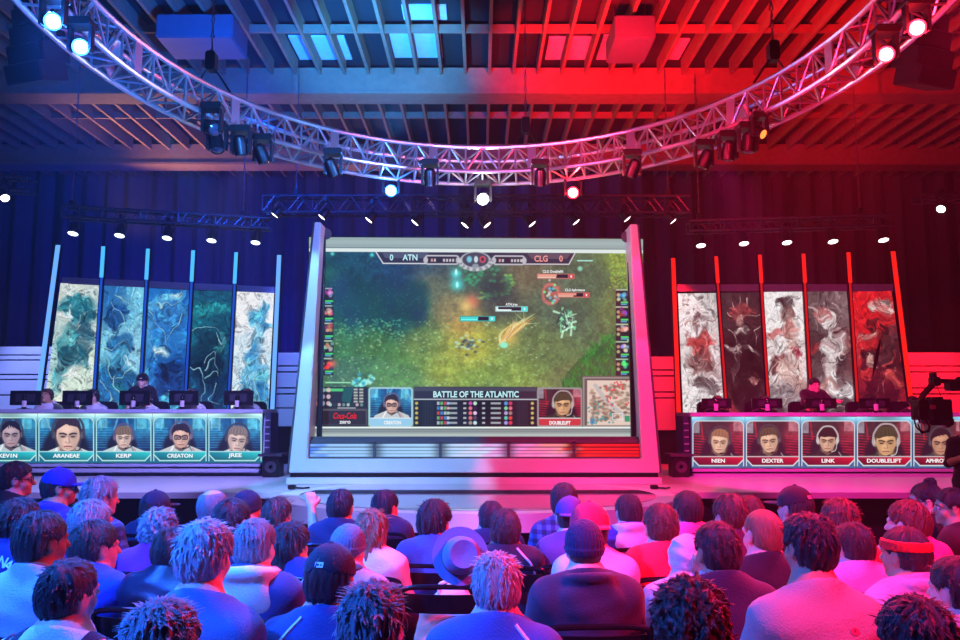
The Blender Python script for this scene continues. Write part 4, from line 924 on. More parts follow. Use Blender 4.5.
def rotm(yaw=0, pitch=0, roll=0):
    return np.array((Matrix.Rotation(-yaw, 3, 'Z') @ Matrix.Rotation(-pitch, 3, 'X') @ Matrix.Rotation(roll, 3, 'Y')), np.float32)

SKIN = {k: mat('skin_' + k, c, .55, bump=.08, bscale=150, var=.05) for k, c in dict(fair='e3b69c', tan='c9956f', brown='8d5a3c').items()}
HAIRC = dict(black='0c0a0d', dark='17110f', brown='46301f', light='8a6a48', blond='d8c8a4', grey='8d8f94', silver='b9bcc0', auburn='5a2818')
def hair_mat(k):
    n = 'hair_' + k
    if n in MATS: return MATS[n]
    m = bpy.data.materials.new(n); m.use_nodes = True; nt = m.node_tree; b = nt.nodes['Principled BSDF']
    a = nt.nodes.new('ShaderNodeAttribute'); a.attribute_name = 'strand'
    no = nt.nodes.new('ShaderNodeTexNoise'); no.inputs['Scale'].default_value = 1; no.inputs['Detail'].default_value = 4
    mp = nt.nodes.new('ShaderNodeMapping'); mp.inputs['Scale'].default_value = (46, 2.2, 1)
    nt.links.new(a.outputs['Vector'], mp.inputs['Vector']); nt.links.new(mp.outputs[0], no.inputs['Vector'])
    r = nt.nodes.new('ShaderNodeMapRange'); r.inputs[1].default_value = .3; r.inputs[2].default_value = .7; nt.links.new(no.outputs['Fac'], r.inputs[0])
    mx = nt.nodes.new('ShaderNodeMix'); mx.data_type = 'RGBA'; l = srgb(hexc(HAIRC[k]))
    mx.inputs[6].default_value = (*(l * .45), 1); mx.inputs[7].default_value = (*np.minimum(1, l * 1.7 + .004), 1)
    nt.links.new(r.outputs[0], mx.inputs[0]); nt.links.new(mx.outputs[2], b.inputs['Base Color'])
    bp = nt.nodes.new('ShaderNodeBump'); bp.inputs['Strength'].default_value = .8; bp.inputs['Distance'].default_value = .006
    nt.links.new(r.outputs[0], bp.inputs['Height']); nt.links.new(bp.outputs[0], b.inputs['Normal'])
    b.inputs['Roughness'].default_value = .46; b.inputs['Specular IOR Level'].default_value = .9; b.inputs['Sheen Weight'].default_value = .07
    MATS[n] = m; return m
def cloth(hexcol, kind='plain'):
    n = f'cloth_{kind}_{hexcol}'
    if n in MATS: return MATS[n]
    m = mat(n, hexcol, .85 if kind != 'leather' else .32, bump=.35 if kind != 'leather' else .15, bscale=160 if kind != 'fluffy' else 60, var=.08, sheen=.2 if kind != 'leather' else 0)
    if kind in ('plaid', 'stripe', 'mottle'):
        nt = m.node_tree; b = nt.nodes['Principled BSDF']; tc = nt.nodes.new('ShaderNodeTexCoord'); base = srgb(hexc(hexcol))
        col = b.inputs['Base Color'].links[0].from_socket
        dirs = ('X', 'Z') if kind == 'plaid' else ('Z',)
        for d in dirs:
            if kind == 'mottle':
                wv = nt.nodes.new('ShaderNodeTexNoise'); wv.inputs['Scale'].default_value = 22; wv.inputs['Detail'].default_value = 3
            else:
                wv = nt.nodes.new('ShaderNodeTexWave'); wv.bands_direction = d; wv.inputs['Scale'].default_value = 5.5 if kind == 'plaid' else 7; wv.inputs['Distortion'].default_value = .3
            nt.links.new(tc.outputs['Object'], wv.inputs['Vector'])
            rp_ = nt.nodes.new('ShaderNodeMapRange'); rp_.inputs[1].default_value = .45; rp_.inputs[2].default_value = .55; nt.links.new(wv.outputs['Fac'], rp_.inputs[0])
            mx = nt.nodes.new('ShaderNodeMix'); mx.data_type = 'RGBA'; mx.blend_type = 'MULTIPLY'; mx.inputs[7].default_value = (.3, .3, .36, 1)
            nt.links.new(rp_.outputs[0], mx.inputs[0]); nt.links.new(col, mx.inputs[6]); col = mx.outputs[2]
        nt.links.new(col, b.inputs['Base Color'])
    return m
M_EYE = mat('eye_white', 'e8e4e0', .2); M_IRIS = mat('iris', '20140e', .2); M_LENSG = mat('spectacle_frame', '141416', .3)
M_SHOE = mat('shoe_leather', '18181a', .5)

def mesh_part(name, V, F_, m, parent, strand=None):
    me = np_mesh(name, V, F_)
    if strand is not None:
        at_ = me.attributes.new('strand', 'FLOAT_VECTOR', 'POINT'); at_.data.foreach_set('vector', strand.astype(np.float32).ravel())
    return add_obj(name, me, m, parent)

class Figure:
    """a person; own frame: hip above the origin, facing +Y. pose 'sit' or 'stand'"""
    def __init__(s, hz=1.17, w=1., lean=0., leanx=0., hs=1., yaw=0., pitch=0., roll=0., pose='sit', arms='lap', slim=1.):
        s.pose, s.w, s.hs = pose, w, hs
        hip = .54 if pose == 'sit' else .93
        T = (hz - hip) / (1.165 - .54); s.T = T; s.hip = hip
        def t(x, y, z):   # torso point given for a sitter of head height 1.20
            d = (z - .54) * T
            return (x + leanx * d, y + lean * d * (1 + .35 * d), hip + d)
        s.t = t; K = min(1.06, max(.82, T))
        s.neck = t(0, -.005, 1.035); s.head = np.array(t(0, .03, 1.165), np.float32)
        s.R = rotm(yaw, pitch, roll)
        w = s.w = w = 1 + (w - 1) * .5; sh = .147 * w
        P = []                                                                           # (fn, args, blend, zone)
        s.torso = [('e', t(0, -.0, .57), (.165 * w, .125 * slim, .12)), ('e', t(0, .005, .72), (.148 * w, .112 * slim, .17 * K)), ('e', t(0, .0, .88), (.168 * w, .118 * slim, .155 * K)),
                   ('r', t(-sh * .86, -.01, .962), t(sh * .86, -.01, .962), .068 * K, .068 * K), ('r', t(-sh * .75, -.015, .972), t(0, 0, 1.055), .055, .058), ('r', t(sh * .75, -.015, .972), t(0, 0, 1.055), .055, .058)]
        s.neckp = ('r', t(0, -.005, 1.02), tuple(s.head + s.R @ np.array((0, -.015, -.06), np.float32) * hs), .056, .053)
        L = []
        for k in (-1, 1):
            S = t(k * sh, -.005, .962)
            if arms == 'lap': E, W = t(k * (sh + .045), .07, .74), (k * .10 + leanx * .1, .33, hip + .12)
            elif arms == 'cross': E, W = t(k * (sh + .06), .10, .77), t(-k * .04, .22, .79 + .03 * k)
            elif arms == 'down': E, W = t(k * (sh + .055), -.02, .70), t(k * (sh + .085), .06, .46)
            elif arms == 'desk': E, W = t(k * (sh + .09), .16, .76), t(k * .16, .42, .80)
            elif arms == 'wave' and k == 1: E, W = t(k * (sh + .08), .1, .9), t(k * (sh + .0), .2, 1.2)
            elif arms == 'wave': E, W = t(k * (sh + .075), .09, .74), (k * .10, .36, hip + .12)
            elif arms == 'hold': E, W = t(k * (sh + .06), .06, .75), t(k * .07 - .05, .27, .86)
            L.append((k, S, E, W))
        s.arms = L
        if pose == 'sit':
            s.legs = [(k, (k * .085, .02, .54), (k * .11 * w ** .5, .41, .53), (k * .115, .30, .10)) for k in (-1, 1)]
        else:
            s.legs = [(k, (k * .085, 0, .90), (k * .095, .015, .50), (k * .10, -.01, .09)) for k in (-1, 1)]
    def prim(s, P, q):
        return el(P, q[1], q[2]) if q[0] == 'e' else rc(P, q[1], q[2], q[3], q[4])
    def f_torso(s, P):
        d = s.prim(P, s.torso[0])
        for q in s.torso[1:]: d = smin(d, s.prim(P, q), .06)
        return d
    def f_arms(s, P, cut=1., fat=0.):
        d = None
        for k, S, E, W in s.arms:
            a = rc(P, S, E, .053 * s.w + fat, .044 * s.w + fat)
            if cut >= 1: a = smin(a, rc(P, E, W, .043 * s.w + fat, .028 + fat), .02)
            d = a if d is None else np.minimum(d, a)
        return d
    def f_legs(s, P):
        d = None
        for k, H, K, A in s.legs:
            a = smin(rc(P, H, K, .092 * s.w, .064), rc(P, K, A, .060, .040), .03); d = a if d is None else np.minimum(d, a)
        return d
    def f_head(s, P):
        q = (P - s.head) @ s.R / s.hs
        d = smin(el(q, (0, -.012, .03), (.076, .096, .088)), el(q, (0, .026, -.052), (.054, .066, .062)), .045)
        d = smin(d, rc(q, (0, .088, .012), (0, .110, -.028), .008, .013), .018)
        d = smin(d, rc(q, (-.045, .074, .022), (.045, .074, .022), .012, .012), .02)
        for k in (-1, 1):
            d = smax(d, -(np.linalg.norm(q - np.array((k * .031, .100, .002), np.float32), axis=-1) - .015), .012)
            ear = np.maximum(el(q, (k * .080, -.004, -.006), (.011, .024, .033)), -el(q, (k * .093, .002, -.004), (.009, .014, .02)))
            d = smin(d, ear, .008)
            d = smin(d, el(q, (k * .04, .05, -.035), (.022, .028, .022)), .025)
        d = smin(d, rc(q, (-.017, .086, -.058), (.017, .086, -.058), .0075, .0075), .008)
        d = smax(d, -rc(q, (-.02, .0975, -.0565), (.02, .0975, -.0565), .0028, .0028), .003)
        d = smin(d, el(q, (0, .074, -.088), (.02, .02, .018)), .02)
        return d * s.hs
    def f_body(s, P):
        d = smin(smin(s.f_torso(P), s.prim(P, s.neckp), .05), s.f_head(P), .022)
        d = smin(d, s.f_arms(P), .035); d = smin(d, s.f_legs(P), .05)
        return d
    def grid(s, pad=.06, head=True):
        h = s.head; x0 = -.36 * max(1, s.w); x1 = -x0
        fx = .105 * s.hs; lx = h[0]; zt = h[2] + .15 * s.hs; zn = h[2] - .15
        xs = axis([(min(x0, lx - .2), lx - fx, .02), (lx - fx, lx + fx, .0075), (lx + fx, max(x1, lx + .2), .02)])
        ya = min(-.24, h[1] - .2); 
        yf = max(.62 if s.pose == 'sit' else .5, h[1] + .3)
        ys = axis([(ya, h[1] - .12, .016), (h[1] - .12, h[1] + .14, .008), (h[1] + .14, yf, .022)])
        zs = axis([(0.02, zn, .019), (zn, zt + .03, .0075)])
        return xs, ys, zs

def fold(P, sd, amp=.006):
    r = np.random.default_rng(sd); o = 0
    for k in range(4):
        a = r.normal(size=3) * np.array((9, 7, 16)) * (1 + .5 * k); o = o + np.sin(P @ a.astype(np.float32) + r.random() * 6) / (1 + .4 * k)
    return o * amp * .5

def hand(fig, k):
    """palm and five bent fingers beyond the wrist, as extra geometry of the body"""
    _, S, E, W = fig.arms[0 if k < 0 else 1]
    E, W = Vector(E), Vector(W); d = (W - E).normalized(); side = d.cross(Vector((0, 0, 1))).normalized() * (1 if k < 0 else -1)
    if side.length < .1: side = Vector((-k, 0, 0))
    nrm = Vector((0, 0, -1)) - d * d.dot(Vector((0, 0, -1))); nrm = nrm.normalized() if nrm.length > .1 else Vector((0, 1, 0))
    wj = W; C_ = W + d * .05
    def fn(P):
        o = rc(P, W - d * .03, W + d * .015, .028, .026)
        for j in range(4):
            u = (j - 1.5) * .019; b = W + d * .085 + side * u
            o = smin(o, rc(P, W + d * .02 + side * u * .7, b, .0155, .0125), .012)
            ln = (.036, .042, .040, .031)[j]; b1 = b + (d * .9 + nrm * .45) * ln; b2 = b1 + (d * .45 + nrm * .9) * ln * .75
            o = np.minimum(o, np.minimum(rc(P, b, b1, .0105, .0095), rc(P, b1, b2, .0095, .0075)))
        tb = W + d * .03 + side * (-.024); t1 = tb + (d * .6 - side * .75) * .04; t2 = t1 + (d * .85 - side * .1 + nrm * .3) * .032
        return smin(o, np.minimum(rc(P, tb, t1, .014, .012), rc(P, t1, t2, .0115, .009)), .008)
    lo = W - Vector((.11, .11, .11)) + d * .05; hi = W + Vector((.11, .11, .11)) + d * .05
    return surface_net(fn, *[np.arange(lo[i], hi[i], .0062) for i in range(3)])

def head_grid(fig, ext=(.15, .16, .16, .17), st=.0055):
    e = fig.hs; c = fig.head
    return (np.arange(c[0] - ext[0] * e, c[0] + ext[0] * e, st), np.arange(c[1] - ext[1] * e, c[1] + ext[1] * e, st), np.arange(c[2] - ext[2] * e, c[2] + ext[3] * e, st))
def strands(q, rs):
    """angle round the crown and distance from it, with a clumpy ridge pattern"""
    x, y, z = q[..., 0], q[..., 1] + .035, q[..., 2]
    ph = np.arctan2(x, -y); th = np.arccos(np.clip((z - .0) / (np.sqrt(x * x + y * y + z * z) + 1e-6), -1, 1))
    n = 0
    for k in range(5):
        f = int(rs.integers(7, 30)); n = n + np.sin(ph * f + th * rs.normal() * 4 + rs.random() * 6) * (.5 + rs.random()) / 3
    return ph, th, n
def hair(fig, style, col, sd, parent, hat=None):
    rs0 = np.random.default_rng(sd)
    short, fringe_cut = style in ('buzz', 'short', 'bald'), 1
    t = dict(buzz=.006, bald=.004, short=.013, medium=.022, messy=.026, curly=.03, long=.02, pony=.014, bun=.015, side=.018)[style]
    amp = dict(buzz=.0012, bald=.001, short=.0035, medium=.006, messy=.009, curly=.012, long=.005, pony=.003, bun=.003, side=.005)[style]
    def loc(P): return (P - fig.head) @ fig.R / fig.hs
    def fn(P):
        q = loc(P); rs = np.random.default_rng(sd)
        ph, th, n = strands(q, rs)
        base = smin(el(q, (0, -.014, .032), (.077 + t, .096 + t, .088 + t * 1.15)), el(q, (0, -.045, -.02), (.066 + t * .7, .058 + t * .8, .075)), .04)
        base = base - amp * n
        if style == 'curly': base = base - .010 * np.sin(q[..., 0] * 110 + 2 * n) * np.sin(q[..., 1] * 105) * np.sin(q[..., 2] * 115 + n) - .006 * np.sin(q[..., 0] * 190) * np.sin(q[..., 2] * 180)
        nape = -.098 if style != 'long' else -.4
        if style in ('buzz', 'bald'): nape = -.07
        cut = smax(q[..., 1] * .95 - q[..., 2] - .022 - .004 * n, nape - q[..., 2] + .006 * n, .012)                  # hairline and nape
        side_cut = np.where(np.abs(q[..., 0]) > .062, (q[..., 1] - .045) + 0 * q[..., 0], -1)                       # keep clear of the cheeks
        ear = np.minimum(el(q, (.088, .0, -.012), (.03, .03, .042)), el(q, (-.088, .0, -.012), (.03, .03, .042)))
        d = smax(base, cut, .01); 
        if style in ('buzz', 'short', 'medium', 'side', 'pony', 'bun', 'bald', 'messy'): d = smax(d, -ear, .008)
        if style == 'bald': d = smax(d, -(el(q, (0, -.02, .13), (.055, .07, .075))), .01)
        if style == 'messy': d = smin(d, smax(el(q, (.0, .06, .095), (.06, .05, .03)) - amp * n, -q[..., 2] + .05, .01), .02)
        if style == 'side': d = smin(d, el(q, (.02, .055, .088), (.06, .05, .03)) - amp * n, .02)
        if style == 'long':
            l = el(q, (0, -.082, -.13), (.095, .076, .22)) - amp * 1.5 * n - .004 * np.sin(q[..., 2] * 40 + ph * 3)
            d = smin(d, smax(l, -(q[..., 2] + .30 + .012 * n), .02), .05); d = smax(d, np.minimum(q[..., 1] - .015, -(q[..., 2] + .015)), .015)
        if style == 'pony':
            d = smin(d, rc(q, (0, -.10, .04), (0, -.135, .03), .022, .024), .01); d = smin(d, rc(q, (0, -.14, .03), (0, -.125, -.13), .032, .012) - amp * 2 * n, .015)
        if style == 'bun': d = smin(d, el(q, (0, -.04, .135), (.042, .042, .036)) - .004 * np.sin(ph * 9 + q[..., 2] * 90), .01)
        return d * fig.hs
    ext = (.15, .2, .2, .2) if style != 'long' else (.15, .18, .34, .16)
    V, F_ = surface_net(fn, *head_grid(fig, ext, .0056 if style != 'long' else .0065))
    q = loc(V); ph, th, n = strands(q, np.random.default_rng(sd)); A = np.stack([ph, th, n * .1], -1)
    # loose locks breaking the outline
    N = dict(buzz=0, bald=0, short=420, medium=520, messy=700, curly=650, long=360, pony=160, bun=180, side=480)[style]
    if N and hat: V0 = V[uq_ok(loc(V), hat)]
    else: V0 = V
    if N and len(V0):
        up = V0[rs0.integers(0, len(V0), N)]; uq = (up - fig.head) @ fig.R / fig.hs
        r_ = uq - np.array((0, -.02, .0)); r_ /= np.linalg.norm(r_, axis=1, keepdims=True) + 1e-6
        dn = np.array((0, -.35, -1.)) + rs0.normal(size=(N, 3)) * (.75 if style in ('messy', 'curly') else .35)
        tan = dn - r_ * (dn * r_).sum(1, keepdims=True)
        # near the crown hair runs outward
        cr = uq * np.array((1, 1, .0)) - np.array((0, -.04, 0)); cr /= np.linalg.norm(cr, axis=1, keepdims=True) + 1e-6
        wgt = np.clip((uq[:, 2:] - .05) / .06, 0, 1); tan = tan * (1 - wgt) + cr * wgt; tan /= np.linalg.norm(tan, axis=1, keepdims=True) + 1e-6
        L = (dict(short=.016, medium=.026, messy=.032, curly=.017, long=.05, pony=.03, bun=.03, side=.024)[style]) * (.6 + .8 * rs0.random((N, 1)))
        lift = (.16 if style in ('long', 'pony', 'bun') else .12 if style != 'curly' else .2) + .12 * rs0.random((N, 1)); sd_ = np.cross(tan, r_); wd = .0032 + .002 * rs0.random((N, 1))
        p0 = uq - r_ * .003; p1 = uq + tan * L * .5 + r_ * L * lift * .5; p2 = uq + tan * L + r_ * L * lift * (.5 if style != 'messy' else .7)
        T = np.stack([p0 - sd_ * wd, p0 + sd_ * wd, p1 + sd_ * wd * .8, p1 - sd_ * wd * .8, p2], 1).reshape(-1, 3)
        T = (T * fig.hs) @ fig.R.T + fig.head; b = len(V) + 5 * np.arange(N)
        Q = np.stack([b, b + 1, b + 2, b + 3], -1); T3 = np.stack([b + 3, b + 2, b + 4], -1)
        tq = (T - fig.head) @ fig.R / fig.hs; ph2, th2, _ = strands(tq, np.random.default_rng(sd)); A = np.concatenate([A, np.stack([ph2, th2, np.repeat(rs0.random(N), 5)], -1)])
        V = np.concatenate([V, T]); F_ = [F_, Q, T3]
    return mesh_part('hair', V, F_, hair_mat(col), parent, A)

def uq_ok(q, hat): return q[:, 2] < (-.035 if hat != 'band' else .02)
def cap(fig, kind, col, parent, sd=0, brim_col=None):
    """kind: forward, backward, beanie, fedora, band, cloche"""
    def loc(P): return (P - fig.head) @ fig.R / fig.hs
    def fn(P):
        q = loc(P); ph = np.arctan2(q[..., 0], q[..., 1] + .01)
        d = el(q, (0, -.012, .034), (.094, .112, .106 if kind != 'beanie' else .112))
        if kind in ('forward', 'backward'): d = d + .0022 * np.exp(-(np.sin(ph * 3) / .12) ** 2)
        if kind == 'beanie': d = d - .003 * np.sin(ph * 36) * (q[..., 2] < .2) - .006 * (np.abs(q[..., 2] - .0) < .02)
        pl = -(q[..., 2] - (.022 - .20 * q[..., 1])) if kind != 'beanie' else -(q[..., 2] + .012 - .25 * q[..., 1])
        if kind == 'cloche': d = el(q, (0, -.02, .02), (.1, .118, .125)) - .003 * np.sin(q[..., 2] * 90 + q[..., 0] * 30); pl = -(q[..., 2] + .075 - .9 * q[..., 1])
        if kind == 'band': d = el(q, (0, -.012, .034), (.1, .116, .11)) - .003 * np.sin(ph * 60); pl = np.abs(q[..., 2] - (.052 - .0 * q[..., 1])) - .022
        d = smax(d, pl, .006)
        if kind == 'backward': d = smin(d, smax(el(q, (0, -.118, .035), (.074, .062, .009)), -1, .01), .006); d = smax(d, -el(q, (0, .11, .055), (.045, .04, .022)), .006)
        if kind == 'forward': d = smin(d, el(q, (0, .125, .022), (.074, .085, .009)), .006); d = smax(d, -el(q, (0, -.125, .045), (.036, .04, .018)), .006)
        if kind != 'band': d = np.minimum(d, el(q, (0, -.012, .142), (.011, .011, .006)) if kind != 'cloche' else 9)
        return d * fig.hs
    V, F_ = surface_net(fn, *head_grid(fig, (.15, .22, .14, .2), .0056))
    return mesh_part({'band': 'headband', 'beanie': 'beanie'}.get(kind, 'cap'), V, F_, cloth(col), parent), fn

def project_back(fn, pts):
    """points (x, z) carried forward from behind until they meet the surface fn"""
    P = np.array([(x, -.6, z) for x, z in pts], np.float32)
    for _ in range(60): d = fn(P); P[:, 1] += np.clip(d, -.02, .2) * .8
    return P

def person(key, loc, label, rot=0., hz=1.17, w=1., hs=1., lean=0., leanx=0., yaw=0., pitch=0., roll=0., pose='sit', arms='lap', hairs=('short', 'dark'), skin='fair', top=('plain', '3a4a70'),
           sleeve=1., legs='23252e', hat=None, hood=None, collar=None, glasses=False, puffy=0., piping=None, group=None, sd=0, headset=False, badge=None, slim=1., eyes=False, stripe=None, beard=None, arc_text=None, stripes=0, hoodcol=None):
    fig = Figure(hz, w, lean, leanx, hs, yaw, pitch, roll, pose, arms, slim)
    o = thing('person', label, 'person', loc, (0, 0, -rot), group)
    gx, gy, gz = fig.grid()
    V, F_ = surface_net(fig.f_body, gx, gy, gz)
    Fs = [F_]
    for k in (-1, 1):
        hv, hf = hand(fig, k); Fs.append(hf + len(V)); V = np.concatenate([V, hv])
    mesh_part('body', V, np.concatenate(Fs), SKIN[skin], o)
    nz = fig.t(0, 0, 1.035)[2]; hem = fig.hip - .02 if pose == 'sit' else fig.hip - .08
    nc = np.array(fig.t(0, .0, 1.058), np.float32)
    def f_top(P):
        fat = .011 + puffy
        d = smin(smin(fig.f_torso(P) - fat, fig.f_arms(P, sleeve, .010 + puffy * .7), .04), 9 + 0 * P[..., 0], .01)
        d = d - fold(P, sd + 3, .007 + puffy * .15)
        if puffy > .012: d = d + .006 * np.abs(np.sin(P[..., 2] * 62)) - .003
        d = smax(d, hem - P[..., 2], .01)
        nk = rc(P, fig.neckp[1], fig.neckp[2], .066, .062) - .006; d = smin(d, nk, .03)
        d = smax(d, (P[..., 2] - (nc[2] + (.016 if not collar else .03))) + .5 * (P[..., 1] - nc[1]), .006)
        rib = np.abs((P[..., 2] - (nc[2] + .008)) + .5 * (P[..., 1] - nc[1])) - .012
        d = np.minimum(d, smax(nk - .005, rib, .004)) if not hood else d
        if hood and not hoodcol: 
            n_ = nc; h1 = el(P, (n_[0], n_[1] - .095, n_[2] - .10), (.135, .062, .115)); h2 = el(P, (n_[0], n_[1] - .05, n_[2] + .03), (.08, .05, .06))
            tor = np.hypot(np.hypot(P[..., 0] - n_[0], (P[..., 1] - n_[1] + .025) * .9) - .095, P[..., 2] - n_[2] + .02 - .25 * (n_[1] - P[..., 1])) - .03
            d = smin(d, smax(h1, -h2, .02) - fold(P, sd + 9, .01), .018); d = smin(d, tor - fold(P, sd + 5, .012), .02)
        if collar:
            tor = np.hypot(np.hypot(P[..., 0] - nc[0], P[..., 1] - nc[1] - .01) - .072, (P[..., 2] - nc[2] + .005) * .55) - .012; d = smin(d, tor, .006)
        return d
    xs = axis([(min(-.4 * max(1, w), fig.head[0] - .2), max(.4 * max(1, w), fig.head[0] + .2), .0125)])
    ys = axis([(min(-.27 - puffy, fig.head[1] - .24), .47, .0125)])
    zs = axis([(hem - .03, nz + .13, .0125)])
    V, F_ = surface_net(f_top, xs, ys, zs)
    topo = mesh_part('jacket' if (hood or puffy or collar) else 'shirt', V, F_, cloth(top[1], top[0]), o)
    if hood and hoodcol:
        def f_hood(P):
            n_ = nc; h1 = el(P, (n_[0], n_[1] - .098, n_[2] - .085), (.15, .07, .105)); h2 = el(P, (n_[0], n_[1] - .05, n_[2] + .04), (.085, .05, .06))
            tor = np.hypot(np.hypot(P[..., 0] - n_[0], (P[..., 1] - n_[1] + .025) * .9) - .098, P[..., 2] - n_[2] + .015 - .25 * (n_[1] - P[..., 1])) - .034
            return smin(smax(h1, -h2, .02) - fold(P, sd + 9, .012), tor - fold(P, sd + 5, .012), .02)
        V, F_ = surface_net(f_hood, np.arange(nc[0] - .22, nc[0] + .22, .0125), np.arange(nc[1] - .24, nc[1] + .16, .0125), np.arange(nc[2] - .24, nc[2] + .12, .0125)); mesh_part('hood', V, F_, cloth(hoodcol), o)
    if collar and collar != top[1]:
        def f_col(P): return smax(np.hypot(np.hypot(P[..., 0] - nc[0], P[..., 1] - nc[1] - .01) - .074, (P[..., 2] - nc[2] - .016) * .6) - .0135, -(P[..., 2] - nc[2] + .004), .003)
        V, F_ = surface_net(f_col, np.arange(nc[0] - .12, nc[0] + .12, .007), np.arange(nc[1] - .12, nc[1] + .12, .007), np.arange(nc[2] - .06, nc[2] + .07, .007)); mesh_part('collar', V, F_, cloth(collar), o)
    if pose != 'bust':
        def f_leg(P):
            d = smin(fig.f_legs(P) - .012, fig.prim(P, ('e', fig.t(0, 0, .57), (.165 * w, .125, .1))) - .006, .05) - fold(P, sd + 7, .008)
            return smax(smax(d, .085 - P[..., 2], .01), P[..., 2] - (fig.hip + .07), .01)
        V, F_ = surface_net(f_leg, axis([(-.3, .3, .018)]), axis([(-.2, .58, .018)]), axis([(.06, fig.hip + .1, .018)])); mesh_part('trousers', V, F_, cloth(legs), o)
        for k, H, K_, A in fig.legs:
            def f_shoe(P): return smax(smin(el(P, (A[0], A[1] + .075, .045), (.046, .135, .045)), rc(P, (A[0], A[1], .05), (A[0], A[1], .1), .045, .05), .03), .004 - P[..., 2], .004)
            V, F_ = surface_net(f_shoe, np.arange(A[0] - .08, A[0] + .08, .012), np.arange(A[1] - .1, A[1] + .26, .012), np.arange(-.012, .14, .012)); mesh_part('shoe', V, F_, M_SHOE, o)
    if hairs: hair(fig, hairs[0], hairs[1], sd + 17, o, hat[0] if hat else None)
    H = lambda x, y, z: Vector(fig.head) + Vector((fig.R @ (np.array((x, y, z)) * fig.hs)).tolist())
    if hat:
        co, cfn = cap(fig, hat[0], hat[1], o, sd)
        if len(hat) > 2:   # small emblem on the back of the cap
            M_ = cloth(hat[2]); q = [(x, z) for z in np.linspace(-.009, .009, 4) for x in np.linspace(-.016, .016, 7)]
            e = np.array([fig.head + fig.R @ (np.array((x, -.2, .078 + z)) * fig.hs) for x, z in q], np.float32); dr = fig.R @ np.array((0, 1, 0), np.float32)
            for _ in range(50): e += dr * np.clip(cfn(e), -.02, .1)[:, None] * .8
            e -= dr * .0015; f = [(i + 7 * j, i + 1 + 7 * j, i + 8 + 7 * j, i + 7 + 7 * j) for j in range(3) for i in range(6) if not (j == 1 and i in (1, 2, 4))]
            mesh_part('emblem', e, np.array(f), M_, co)
    if glasses:
        g = MB()
        for k in (-1, 1):
            c = [H(k * .031 + .021 * math.cos(a) * 1.05, .098 + .004 * math.cos(a) * k * -1, .003 + .017 * math.sin(a)) for a in np.linspace(0, 2 * PI, 14)[:-1]]
            g.tube(c, .0022, 5, True); g.tube([H(k * .053, .094, .006), H(k * .082, .05, .008), H(k * .088, -.005, .012)], .002, 5)
        g.tube([H(-.01, .1, .006), H(.01, .1, .006)], .002, 5); g.build('spectacles', M_LENSG, o, local=True)
    if eyes:
        for k in (-1, 1):
            p = H(k * .031, .0835, .002); e_ = MB(); e_.lathe([(.0, -.0105), (.0075, -.0075), (.0105, 0), (.0075, .0075), (0, .0105)], p, n=12); eo = e_.build('eye', M_EYE, o, local=True)
            MB().lathe([(.005, 0), (.003, .0015), (0, .002)], p + Vector((fig.R @ np.array((0, .0098, 0))).tolist()), look_rot(fig.R @ np.array((0, 1., 0))), 12).build('iris', M_IRIS, eo, local=True)
            MB().tube([H(k * .014, .0945, .021), H(k * .031, .0965, .0255), H(k * .05, .088, .02)], .0032, 5).build('eyebrow', hair_mat(hairs[1] if hairs else 'dark'), o, local=True)
    if headset:
        hb = MB(); hb.tube([H(.1 * math.sin(a), -.0, .02 + .112 * math.cos(a)) for a in np.linspace(-1.6, 1.6, 15)], .008, 6); hb.build('headset_band', M_PLASTIC, o, local=True)
        for k in (-1, 1): MB().lathe([(.03, -.012), (.036, 0), (.03, .014), (.01, .016)], H(k * .093, 0, -.004), look_rot(fig.R @ np.array((k, 0, 0.)))).build('ear_cup', M_PLASTIC, o, local=True)
    if piping:
        T = fig.t
        for k in ((-1, 1) if piping[1] == 'both' else (-1,) if piping[1] == 'left' else (1,)):
            a = catmull([T(k * .062, -.03, 1.02), T(k * .10, -.06, .985), T(k * .14, -.08, .94), T(k * .165, -.08, .88), T(k * .17, -.07, .8)], 5)
            q = np.array(a, np.float32) + np.array((0, -.3, .3), np.float32)
            for _ in range(70): q += np.array((0, .7071, -.7071), np.float32) * np.clip(f_top(q), -.02, .2)[:, None] * .75
            MB().tube([Vector(v) for v in q.tolist()], .007, 6).build('piping', cloth(piping[0]), topo, local=True)
    if badge:
        bx, bz, sz = badge[1]; c = fig.t(bx, 0, bz); q = project_back(f_top, [(c[0] + sz * math.cos(a) * r_, c[2] + sz * math.sin(a) * r_ * .8) for r_ in (.35, 1.) for a in np.linspace(0, 2 * PI, 15)[:-1]])
        q[:, 1] -= .003; f = np.array([(i, (i + 1) % 14, 14 + (i + 1) % 14, 14 + i) for i in range(14)]); mesh_part('shirt_mark', q, f, cloth(badge[0]), topo)
    if arc_text:
        txt, cc = arc_text; c = fig.t(0, 0, .985); R_ = .17
        for i, ch in enumerate(txt):
            a = -1.0 + 2.0 * i / (len(txt) - 1); ce = (c[0] + R_ * math.sin(a) * .9, c[2] - R_ + R_ * math.cos(a) * 1.0 + .02)
            to = text_mesh(ch, .062, cloth(cc), topo, (0, 0, 0), bold=.03, depth=.0); me = to.data
            v = np.empty(len(me.vertices) * 3, np.float32); me.vertices.foreach_get('co', v); v = v.reshape(-1, 3) + np.array(abs_loc(topo), np.float32)
            x2 = ce[0] + v[:, 0] * math.cos(a) + v[:, 2] * math.sin(a); z2 = ce[1] - v[:, 0] * math.sin(a) + v[:, 2] * math.cos(a)
            q = project_back(f_top, list(zip(x2, z2))); q[:, 1] -= .004; me.vertices.foreach_set('co', q.ravel()); me.update()
        ring_ = [(c[0] + r_ * math.cos(a), c[2] - R_ + .03 + r_ * math.sin(a)) for r_ in (.062, .078) for a in np.linspace(0, 2 * PI, 29)[:-1]]
